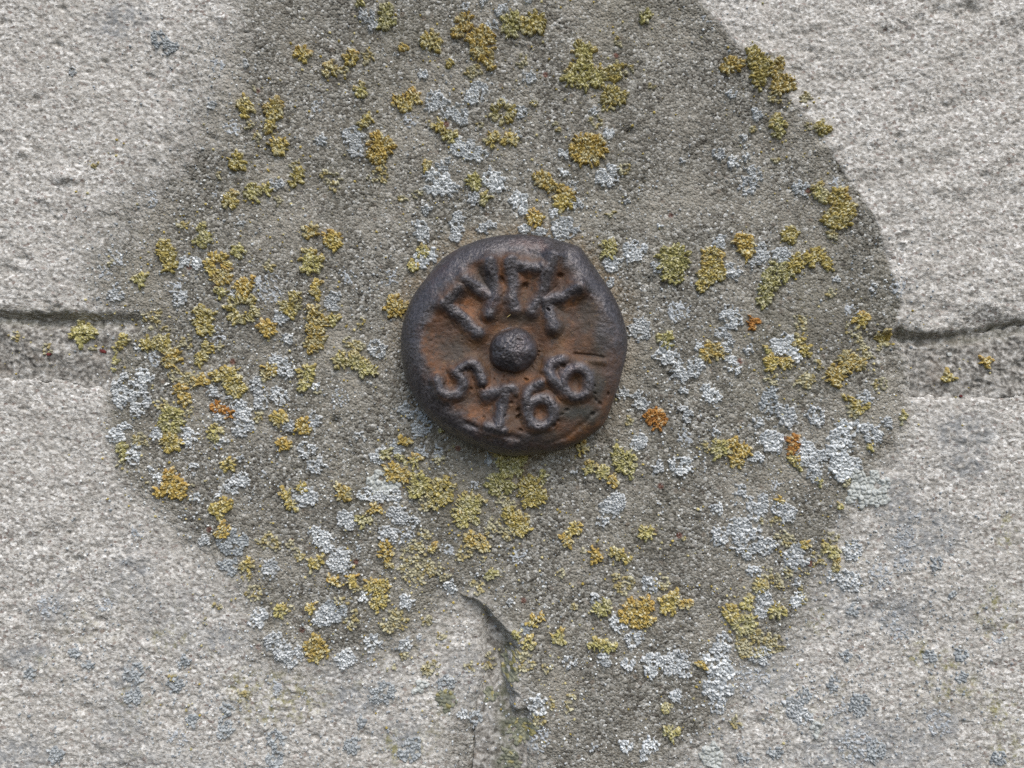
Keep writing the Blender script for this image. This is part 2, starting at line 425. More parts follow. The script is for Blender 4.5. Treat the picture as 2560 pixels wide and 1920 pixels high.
# lower-centre: weathered zone under the patch
smear = np.maximum(smear, 0.6 * sstep(240, 60, np.abs(PX - 1240) + 80 * tool) * sstep(1640, 1800, PY))
def blobs(bl):
    f = np.zeros(PX.shape)
    for cx, cy, rx, ry in bl: f = np.maximum(f, sstep(1.25, 0.45, np.hypot((PX - cx) / rx, (PY - cy) / ry) + 0.35 * tool))
    return f
film = blobs([(2160, 1870, 190, 90), (2350, 1810, 60, 50), (1890, 1700, 110, 70), (2240, 1540, 70, 60), (2350, 1330, 60, 60), (2270, 1340, 60, 90), (2420, 1160, 60, 50), (2410, 1080, 90, 60), (40, 1890, 110, 60),
              (130, 1520, 60, 40), (60, 1640, 60, 40), (320, 1700, 50, 50), (560, 1600, 70, 40), (330, 1420, 60, 50), (880, 1750, 70, 50), (300, 60, 90, 50), (1010, 1840, 80, 50), (2240, 1250, 50, 60), (1450, 1870, 120, 60), (620, 1440, 60, 50), (560, 1220, 40, 60)]) * 0.85
film = np.maximum(film, 0.55 * sstep(1250, 1500, PY) * sstep(0.05, 0.5, fbm(PX, PY, 150, 85, 4)))
algae = np.maximum(blobs([(2490, 1530, 60, 70), (2380, 1700, 70, 80), (2520, 1330, 30, 60), (2500, 1780, 60, 60), (700, 1740, 120, 70), (600, 1700, 50, 30), (2300, 1640, 40, 40), (2050, 1560, 40, 40), (1000, 1870, 80, 50), (420, 1600, 60, 40), (2520, 1880, 60, 50)]),
                   0.45 * sstep(1300, 1650, PY) * sstep(0.1, 0.6, fbm(PX, PY, 110, 88, 4)))
# olive moss line in the shelter under the upper block
algae = np.maximum(algae, 0.8 * (1 - sstep(0, 26, np.abs(dU - 14) + 6 * tool)))
moss = np.maximum(sstep(40, 0, np.abs(PX - xv - 30)) * sstep(1500, 1650, PY), 0.35 * sstep(24, 0, PY - yj))

WALL_BASE = (0.0, 0.03, (960 - 2130) * S)
wall = bpy.data.objects.new('stone_wall', None); sc.collection.objects.link(wall); wall.location = WALL_BASE
tag(wall, 'weathered pale sandstone wall with grey cement patch and mortar joint behind the iron bolt', 'wall')

def part_from(key, name, mat, attrs, label=None):
    H = HS[key]
    others = np.maximum.reduce([HS[k] for k in HS if k != key])
    keepv = H > np.maximum(others - 0.7, -11.5)
    f = keepv[:-1, :-1] | keepv[1:, :-1] | keepv[:-1, 1:] | keepv[1:, 1:]
    ids, q = grid_faces(f)
    h = np.maximum(H, -14).ravel()[ids] * 1e-3
    co = np.stack([WX.ravel()[ids], -h, WZ.ravel()[ids]], 1)
    at = {n: a.ravel()[ids] for n, a in attrs.items()}
    # give the piece its depth: walls going back from its outer rim
    e = np.concatenate([q[:, [0, 1]], q[:, [1, 2]], q[:, [2, 3]], q[:, [3, 0]]])
    es = np.sort(e, 1); _, idx, cnt = np.unique(es[:, 0].astype(np.int64) * len(co) + es[:, 1], return_index=True, return_counts=True)
    be = e[idx[cnt == 1]]
    bx, bz = co[be][:, :, 0], co[be][:, :, 2]
    lim = np.array([WX.min(), WX.max(), WZ.min(), WZ.max()]); ep = S * 0.5
    onb = ((np.abs(bx - lim[0]) < ep).all(1) | (np.abs(bx - lim[1]) < ep).all(1) | (np.abs(bz - lim[2]) < ep).all(1) | (np.abs(bz - lim[3]) < ep).all(1))
    be = be[onb]
    if len(be):
        uv, inv = np.unique(be, return_inverse=True); inv = inv.reshape(-1, 2)
        back = co[uv].copy(); back[:, 1] = 0.06
        n0 = len(co); co = np.vstack([co, back])
        at = {n: np.concatenate([a, a[uv]]) for n, a in at.items()}
        q = np.vstack([q, np.stack([be[:, 1], be[:, 0], n0 + inv[:, 0], n0 + inv[:, 1]], 1)])
    me = make_mesh(name, co, q, at, mat)
    c = co.mean(0)
    o = link(name, me, (0, 0, 0), wall, WALL_BASE)
    if label: o['label'] = label
    return o

rb = np.hypot(PX - 1288, PY - 864)
stain = sstep(345, 285, rb + 22 * tool) * (0.35 + 0.45 * sstep(900, 640, PY)) + 0.5 * sstep(70, 20, np.abs(PX - 1300) + 40 * tool) * sstep(1110, 1140, PY) * sstep(1330, 1150, PY)
stain = np.clip(stain, 0, 1)
sa = {'stain': stain * 0, 'smear': smear, 'film': film, 'algae': algae}
part_from('up', 'stone_block', M_STONE, sa, 'large pale block above the mortar joint')
part_from('ll', 'stone_block', M_STONE, sa, 'pale block below the joint with grey specks')
part_from('lr', 'stone_block', M_STONE, sa, 'pale block below the joint with grey and green stains')
part_from('m', 'mortar_joint', M_MORT, {'moss': moss}, 'recessed brownish mortar between the blocks')
part_from('c', 'cement_patch', M_STONE, {'stain': stain, 'smear': cem_s, 'film': film * 0, 'algae': algae * 0}, 'rough darker grey cement set round the bolt')

# a chip of red brick and two stone chips bedded in the mortar
def chip_mesh(name, px, py, rx, ry, rot, h, mat, seed):
    r = np.random.default_rng(seed); n = 9
    th = np.linspace(0, 2 * np.pi, n, endpoint=False); rr = r.uniform(0.7, 1.1, n)
    ex, ey = np.cos(th) * rr * rx, np.sin(th) * rr * ry
    x = px + ex * math.cos(rot) - ey * math.sin(rot); y = py + ex * math.sin(rot) + ey * math.cos(rot)
    base = wall_h(np.array([px * 1.0]), np.array([py * 1.0]))[0]
    lo = np.stack([(x - 1280) * S, np.full(n, -base + 0.0015), (960 - y) * S], 1)
    xt, yt = px + (x - px) * 0.8, py + (y - py) * 0.8
    hi = np.stack([(xt - 1280) * S, -base - h * r.uniform(.7, 1.1, n), (960 - yt) * S], 1)
    mid = np.array([[(px - 1280) * S, -base - h * 1.05, (960 - py) * S]])
    co = np.vstack([lo, hi, mid]); t = []
    for i in range(n):
        j = (i + 1) % n
        t += [(i, n + j, j), (i, n + i, n + j), (n + i, 2 * n, n + j)]
    t = np.array(t)[:, [0, 2, 1]]
    return make_mesh(name, co, t, None, mat, False)
for (px, py, rx, ry, rot, mat, lb) in [(253, 878, 13, 6, .25, M_BRICK, 'small dark red brick chip in the mortar'), (122, 886, 8, 5, 0, M_BRICK, None), (2406, 990, 5, 4, .2, M_BRICK, None), (2378, 885, 9, 7, .2, M_FLINT, None)]:
    o = link('chip', chip_mesh('chip', px, py, rx, ry, rot, 0.0006, mat, int(px)), (0, 0, 0), wall, WALL_BASE)
    if lb: o['label'] = lb

# ------------------------------------------------------------------ the iron survey bolt
FH = 9.5                                    # height of its face above the wall plane, mm
FS = S * (D - FH * 1e-3) / D                 # metres per photo pixel on the face plane
def fw(px, py, h):                           # photo pixel on the face plane + height mm -> world
    return np.stack([(px - 1280) * FS, -h * 1e-3, (960 - py) * FS], -1)

OUT = np.array([(1279, 586), (1230, 592), (1179, 606), (1110, 644), (1067, 694), (1025, 756), (1004, 833), (1004, 876), (1017, 945), (1052, 1014), (1094, 1061), (1156, 1099), (1210, 1121), (1272, 1138), (1345, 1131), (1422, 1115),
                (1472, 1090), (1508, 1062), (1534, 995), (1555, 926), (1569, 856), (1562, 810), (1542, 756), (1503, 694), (1470, 645), (1452, 617), (1403, 603), (1326, 586)], float)
BC = np.array([1288.0, 862.0])
oth = np.arctan2(OUT[:, 1] - BC[1], OUT[:, 0] - BC[0]); orr = np.hypot(OUT[:, 0] - BC[0], OUT[:, 1] - BC[1])
o_ = np.argsort(oth); oth, orr = oth[o_], orr[o_]
oth3 = np.concatenate([oth - 2 * np.pi, oth, oth + 2 * np.pi]); orr3 = np.tile(orr, 3)
def rad(th): return np.interp(th, oth3, orr3)
tt = np.linspace(-np.pi, np.pi, 1441); rr_ = rad(tt)
ker = np.hanning(33); ker /= ker.sum()
rs_ = np.convolve(np.concatenate([rr_[-61:-1], rr_, rr_[1:61]]), ker, 'same')[60:-60]
def rads(th): return np.interp(th, tt, rs_) * 1.02

STROKES = [  # letters and figures standing proud of the face, photo pixels; each: polylines, half width, height mm
    ('raised_letter', [[(1112, 760), (1160, 798), (1196, 832)], [(1114, 762), (1148, 726)]], 15, 1.25),
    ('raised_letter', [[(1226, 655), (1238, 745), (1222, 785)], [(1164, 699), (1205, 730), (1236, 746)]], 15, 1.25),
    ('raised_letter', [[(1279, 655), (1283, 718), (1286, 770)], [(1281, 668), (1318, 668), (1350, 674)]], 15, 1.25),
    ('raised_letter', [[(1384, 640), (1353, 742), (1328, 778)], [(1362, 752), (1400, 746), (1442, 722)], [(1362, 756), (1376, 793), (1384, 818)]], 15, 1.3),
    ('raised_figure', [[(1097, 950), (1102, 978), (1124, 990), (1147, 985), (1161, 965), (1157, 948), (1142, 932), (1152, 922), (1169, 913), (1185, 911), (1197, 928), (1207, 953)]], 12.5, 1.35),
    ('raised_figure', [[(1218, 990), (1250, 979), (1280, 967)], [(1264, 978), (1253, 1028), (1248, 1070)], [(1220, 1068), (1255, 1074)]], 14, 1.25),
    ('raised_figure', [[(1353 + 32 * math.cos(a), 1029 + 34 * math.sin(a)) for a in np.linspace(math.pi, 3 * math.pi, 25)], [(1320, 1024), (1315, 991), (1325, 969), (1350, 959)]], 13, 1.4),
    ('raised_figure', [[(1441 + 33 * math.cos(a), 957 + 36 * math.sin(a)) for a in np.linspace(math.pi, 3 * math.pi, 25)], [(1411, 972), (1379, 947), (1372, 926), (1379, 908), (1402, 899)]], 13, 1.4),
]
GLYPH = ['first letter of the upper row, a bent stroke', 'forked second letter of the upper row', 'third letter of the upper row, an upright with a bar', 'last letter of the upper row with two arms',
         'figure five', 'figure one', 'figure six next to the one', 'last figure six, tilted']
PITS = [(1481, 1035, 6), (1500, 1009, 6), (1521, 986, 6), (1416, 1025, 6), (1404, 1036, 5), (1394, 1052, 5), (1383, 1064, 7), (1338, 1037, 4), (1295, 1026, 6), (1296, 1041, 8), (1302, 1075, 5), (1315, 949, 6), (1406, 914, 7), (1346, 879, 4), (1345, 888, 3),
        (1486, 965, 4), (1486, 983, 5), (1490, 1000, 5), (1254, 701, 9), (1311, 717, 10), (1165, 925, 4), (1117, 955, 3), (1113, 961, 3), (1209, 969, 5), (1210, 1043, 4), (1178, 972, 4), (1161, 936, 3), (1236, 948, 3), (1256, 950, 3), (1270, 952, 4), (1277, 1007, 5), (1262, 1040, 4), (1400, 690, 8), (1370, 775, 5)]
pr = np.random.default_rng(3)
PITS += [(BC[0] + r * math.cos(a), BC[1] + r * math.sin(a), s) for r, a, s in zip(pr.uniform(70, 215, 40), pr.uniform(0.2, 4.2, 40), pr.uniform(1.5, 3.0, 40))]

def face_h(x, y, full=True):
    """height (mm) of the head at photo pixel (x,y) on the face"""
    th = np.arctan2(y - BC[1], x - BC[0]); r = np.hypot(x - BC[0], y - BC[1]); R = rads(th); u = r / R
    # the rim is thick on the upper left and flattened on the lower right
    low_right = np.exp(-((np.angle(np.exp(1j * (th - 0.75)))) / 0.75) ** 2)
    left = np.exp(-((np.angle(np.exp(1j * (th + 2.6)))) / 1.2) ** 2)
    rim_h = 1.45 - 1.15 * low_right + 0.35 * left
    rim_c = 0.875 + 0.02 * low_right - 0.01 * left
    rim_w = 0.17 + 0.02 * left + 0.03 * fbm(x, y, 110, 99, 2)
    wob = fbm(x, y, 70, 90, 4, 0.55)
    h = FH + rim_h * np.exp(-((u + 0.03 * wob - rim_c) / rim_w) ** 2)
    h = h + 0.5 * (1 - u ** 2)
    # shoulder falling over to the edge
    k = np.clip((u - 0.72) / 0.28, 0, 1)
    h = h - 4.8 * (1 - np.sqrt(np.clip(1 - k ** 2, 0, 1)))
    h = h + 0.42 * wob * sstep(1.0, 0.9, u) + 0.16 * fbm(x, y, 24, 93, 3, 0.6) + 0.06 * fbm(x, y, 7, 96, 2, 0.6)
    # broken step between face and rim at the lower edge, crease by the last figure
    h = h - 0.5 * np.exp(-(seg_d(x, y, [(1165, 1058), (1222, 1080), (1296, 1095)]) / 8.0) ** 2)
    h = h - 0.6 * np.exp(-(seg_d(x, y, [(1437, 885), (1486, 890), (1507, 894)]) / 3.6) ** 2)
    h = h + 0.55 * np.exp(-(seg_d(x, y, [(1425, 900), (1508, 905)]) / 9.0) ** 2)
    h = h - 0.4 * np.exp(-((seg_d(x, y, [(1365, 1112), (1420, 1092), (1455, 1062), (1490, 1030)]) + 4 * wob) / 7.0) ** 2)
    h = h + 0.5 * np.exp(-(seg_d(x, y, [(1262, 975), (1302, 1000), (1300, 1085)]) / 30.0) ** 2)
    if full:
        for a, b, s in PITS:
            m = (np.abs(x - a) < 3 * s) & (np.abs(y - b) < 3 * s)
            if m.any():
                qa = (a * 7.3 + b * 3.1) % 3.14; dx, dy = x[m] - a, y[m] - b
                d = np.hypot(dx * math.cos(qa) + dy * math.sin(qa), (dy * math.cos(qa) - dx * math.sin(qa)) * (1.1 + (a * 1.7) % 0.9)) / s
                h[m] -= min(1.1, 0.13 * s) * np.exp(-d ** 3)
        for nm, pls, w, hh in STROKES:          # soft fillets round the cast letters
            d = np.minimum.reduce([seg_d(x, y, p) for p in pls])
            h = h + 0.55 * hh * np.exp(-(d / (w * 1.9)) ** 2)
        d = np.hypot(x - 1283, y - 875)
        h = h - 0.35 * np.exp(-((d - 66) / 14.0) ** 2)
    return h

BOLT_BASE = (float((BC[0] - 1280) * FS), -0.0006, float((960 - BC[1]) * FS))
bolt = bpy.data.objects.new('survey_bolt', None); sc.collection.objects.link(bolt); bolt.location = BOLT_BASE
tag(bolt, 'round rusty cast iron survey bolt with raised letters and the number 5166', 'bolt')

def iron_attrs(x, y, raised):
    """where the casting is worn dark, where rust is bright, where it is tarred dark green"""
    th = np.arctan2(y - BC[1], x - BC[0]); r = np.hypot(x - BC[0], y - BC[1]); u = r / rads(th)
    low_right = np.exp(-((np.angle(np.exp(1j * (th - 0.75)))) / 0.7) ** 2)
    n = fbm(x, y, 60, 101, 4, 0.6)
    worn = sstep(0.66, 0.90, u + 0.10 * n) * (1 - 0.85 * low_right * sstep(1.2, 0.9, u))
    d = np.minimum.reduce([np.minimum.reduce([seg_d(x, y, p) for p in pls]) / w for nm, pls, w, hh in STROKES])
    worn = np.maximum(worn, 0.9 * sstep(1.7, 0.3, d + 0.55 * n))
    worn = np.maximum(worn, sstep(62, 52, np.hypot(x - 1283, y - 875)))
    if raised: worn = np.maximum(worn, 0.45 + 0.4 * n)
    def bl(L):
        f = np.zeros(x.shape)
        for cx, cy, rx, ry, s in L: f = np.maximum(f, s * sstep(1.3, 0.3, np.hypot((x - cx) / rx, (y - cy) / ry) + 0.5 * n))
        return f
    rust = np.maximum(0.9 * bl([(1165, 770, 40, 34, 1), (1195, 800, 40, 30, 1), (1190, 1030, 60, 36, 1), (1115, 930, 60, 40, .9), (1215, 1000, 40, 70, .7), (1300, 950, 140, 26, .7), (1320, 690, 36, 30, 1), (1425, 790, 40, 50, .8), (1060, 880, 60, 60, .7), (1280, 815, 90, 30, .6),
                         (1260, 690, 26, 60, .7), (1350, 1030, 30, 30, .8), (1443, 960, 26, 30, .7), (1500, 1050, 70, 26, .9), (1420, 1100, 60, 18, .8), (1550, 870, 22, 90, .35), (1440, 860, 60, 40, .5), (1100, 870, 60, 50, .5), (1400, 990, 60, 30, .5)]), 0.28)
    dark = bl([(1445, 1030, 75, 28, .95), (1480, 1040, 50, 30, .9), (1350, 1095, 80, 22, .6), (1500, 840, 30, 60, .85), (1470, 800, 40, 60, .6), (1490, 965, 26, 60, .8), (1130, 880, 40, 40, .6), (1290, 800, 60, 22, .6), (1400, 800, 30, 50, .5), (1170, 1000, 20, 20, .3), (1215, 700, 26, 40, .5)])
    return {'worn': np.clip(worn, 0, 1).ravel(), 'rust': np.clip(rust, 0, 1).ravel(), 'dark': np.clip(dark, 0, 1).ravel()}

# head: polar sheet from the centre over the rim and back into the wall
NTH, NR = 620, 165
th = np.linspace(-np.pi, np.pi, NTH, endpoint=False)
us = np.concatenate([np.linspace(0.004, 0.85, int(NR * .74)), 0.85 + 0.15 * np.sin(np.linspace(0, np.pi / 2, NR - int(NR * .74) + 1)[1:])])
TH, U = np.meshgrid(th, us)
RX = BC[0] + U * rads(TH) * np.cos(TH); RY = BC[1] + U * rads(TH) * np.sin(TH)
RH = face_h(RX, RY)
rows = [fw(RX, RY, RH)]
edge_h = RH[-1]
side = []
for k in range(1, 15):                         # the flank: bulges, then tapers back to the cement
    f = k / 14.0
    uu = 1.0 + 0.012 * math.sin(f * math.pi) - 0.10 * f ** 1.5
    x = BC[0] + uu * rads(th) * np.cos(th); y = BC[1] + uu * rads(th) * np.sin(th)
    nz = fbm(th * 90, th * 0 + f * 40, 9, 120, 3)
    x = x + np.cos(th) * nz * 2.2; y = y + np.sin(th) * nz * 2.2
    side.append(fw(x, y, edge_h * (1 - f) + (-1.5) * f))
allrows = np.concatenate([rows[0], np.array(side)], 0)
nrow = allrows.shape[0]
co = allrows.reshape(-1, 3)
jj, ii = np.meshgrid(np.arange(nrow - 1), np.arange(NTH), indexing='ij')
a = jj * NTH + ii; b = jj * NTH + (ii + 1) % NTH
quads = np.stack([a, b, b + NTH, a + NTH], -1).reshape(-1, 4)
quads = np.vstack([quads])
# photo-pixel coordinates of every vertex for the colouring
vx = co[:, 0] / FS + 1280; vy = 960 - co[:, 2] / FS
at = iron_attrs(vx, vy, False)
side_start = rows[0].reshape(-1, 3).shape[0]
at['worn'][side_start:] = 0.62 + 0.25 * fbm(vx[side_start:], vy[side_start:], 40, 130, 3)
cen = len(co); co = np.vstack([co, fw(np.array([BC[0]]), np.array([BC[1]]), np.array([RH[0].mean()]))])
at = {k: np.append(v, v[0]) for k, v in at.items()}
me = make_mesh('head', co, quads[:, ::-1], at, M_IRON)
o = link('head', me, (0, 0, 0), bolt, BOLT_BASE); o['label'] = 'rusty domed disc with a thick worn rim'

# centre boss
nth, nr = 120, 40
t2 = np.linspace(0, 2 * np.pi, nth, endpoint=False); r2 = np.linspace(0.02, 1.0, nr)
T2, R2 = np.meshgrid(t2, r2)
Rb = 59 + 2.2 * np.cos(2 * T2 + 0.6) + 1.5 * np.cos(5 * T2)
bx = 1283 + Rb * R2 * np.cos(T2); by = 876 + Rb * R2 * np.sin(T2)
bh = FH - 0.6 + 5.4 * np.sqrt(np.clip(1 - (R2 * 0.985) ** 2.2, 0, 1)) + 0.34 * fbm(bx, by, 18, 140, 3, 0.6) + 0.20 * fbm(bx, by, 7, 143, 2)
co = fw(bx, by, bh).reshape(-1, 3)
jj, ii = np.meshgrid(np.arange(nr - 1), np.arange(nth), indexing='ij')
a = jj * nth + ii; b = jj * nth + (ii + 1) % nth
q = np.stack([a, a + nth, b + nth, b], -1).reshape(-1, 4)
at = {'worn': np.clip(1.0 - 0.45 * sstep(0.8, 1.0, R2), 0, 1).ravel(), 'rust': np.full(bx.size, .4), 'dark': np.zeros(bx.size)}
co = np.vstack([co, fw(np.array([1283.0]), np.array([876.0]), np.array([bh[0].mean()]))]); at = {k: np.append(v, v[0]) for k, v in at.items()}
me = make_mesh('boss', co, q, at, M_IRON)
o = link('boss', me, (0, 0, 0), bolt, BOLT_BASE); o['label'] = 'dark grey half-round knob in the middle of the face'

for (nm, pls, w, hh), gl in zip(STROKES, GLYPH):
    allp = np.array([p for pl in pls for p in pl])
    x0, y0 = allp.min(0) - w * 2.6; x1, y1 = allp.max(0) + w * 2.6
    X, Y = np.meshgrid(np.arange(x0, x1, 1.4), np.arange(y0, y1, 1.4))
    wx = X + 6 * fbm(X, Y, 34, 150, 2, .5); wy = Y + 6 * fbm(X, Y, 34, 153, 2, .5)
    d = np.minimum.reduce([seg_d(wx, wy, p) for p in pls]) / (w * (1.12 + 0.22 * fbm(X, Y, 40, 161, 2)))
    base = face_h(X, Y)
    top = hh * (0.95 + 0.3 * fbm(X, Y, 45, 159, 2)) * (np.exp(-np.clip(d, 0, None) ** 2.6 * 0.55)) * 0.95 + 0.08 * fbm(X, Y, 13, 156, 3) * (d < 1.6)
    H = base + top - 0.10 - 0.30 * sstep(1.7, 2.5, d)
    f = d < 2.4
    f = f[:-1, :-1] & f[1:, :-1] & f[:-1, 1:] & f[1:, 1:]
    ids, q = grid_faces(f)
    at = iron_attrs(X, Y, False); at['worn'] = np.maximum(at['worn'], np.clip(0.98 - d.ravel() * 0.55, 0, 1))
    me = make_mesh(nm, fw(X, Y, H).reshape(-1, 3)[ids], q, {k: v[ids] for k, v in at.items()}, M_IRON)
    o = link(nm, me, (0, 0, 0), bolt, BOLT_BASE); o['label'] = gl

#LICHEN#
# ------------------------------------------------------------------ lichens
# Each colony: kind, blobs (x, y, r) read off enlargements of the photograph (K units per pixel) at a tile offset.
K = 2212 / 900.0
TILES = {'A': (0, 0), 'B': (800, 0), 'C': (1660, 0), 'D': (0, 620), 'E': (1660, 620), 'F': (0, 1245), 'G': (800, 1245), 'H': (1660, 1245), 'I': (800, 620)}
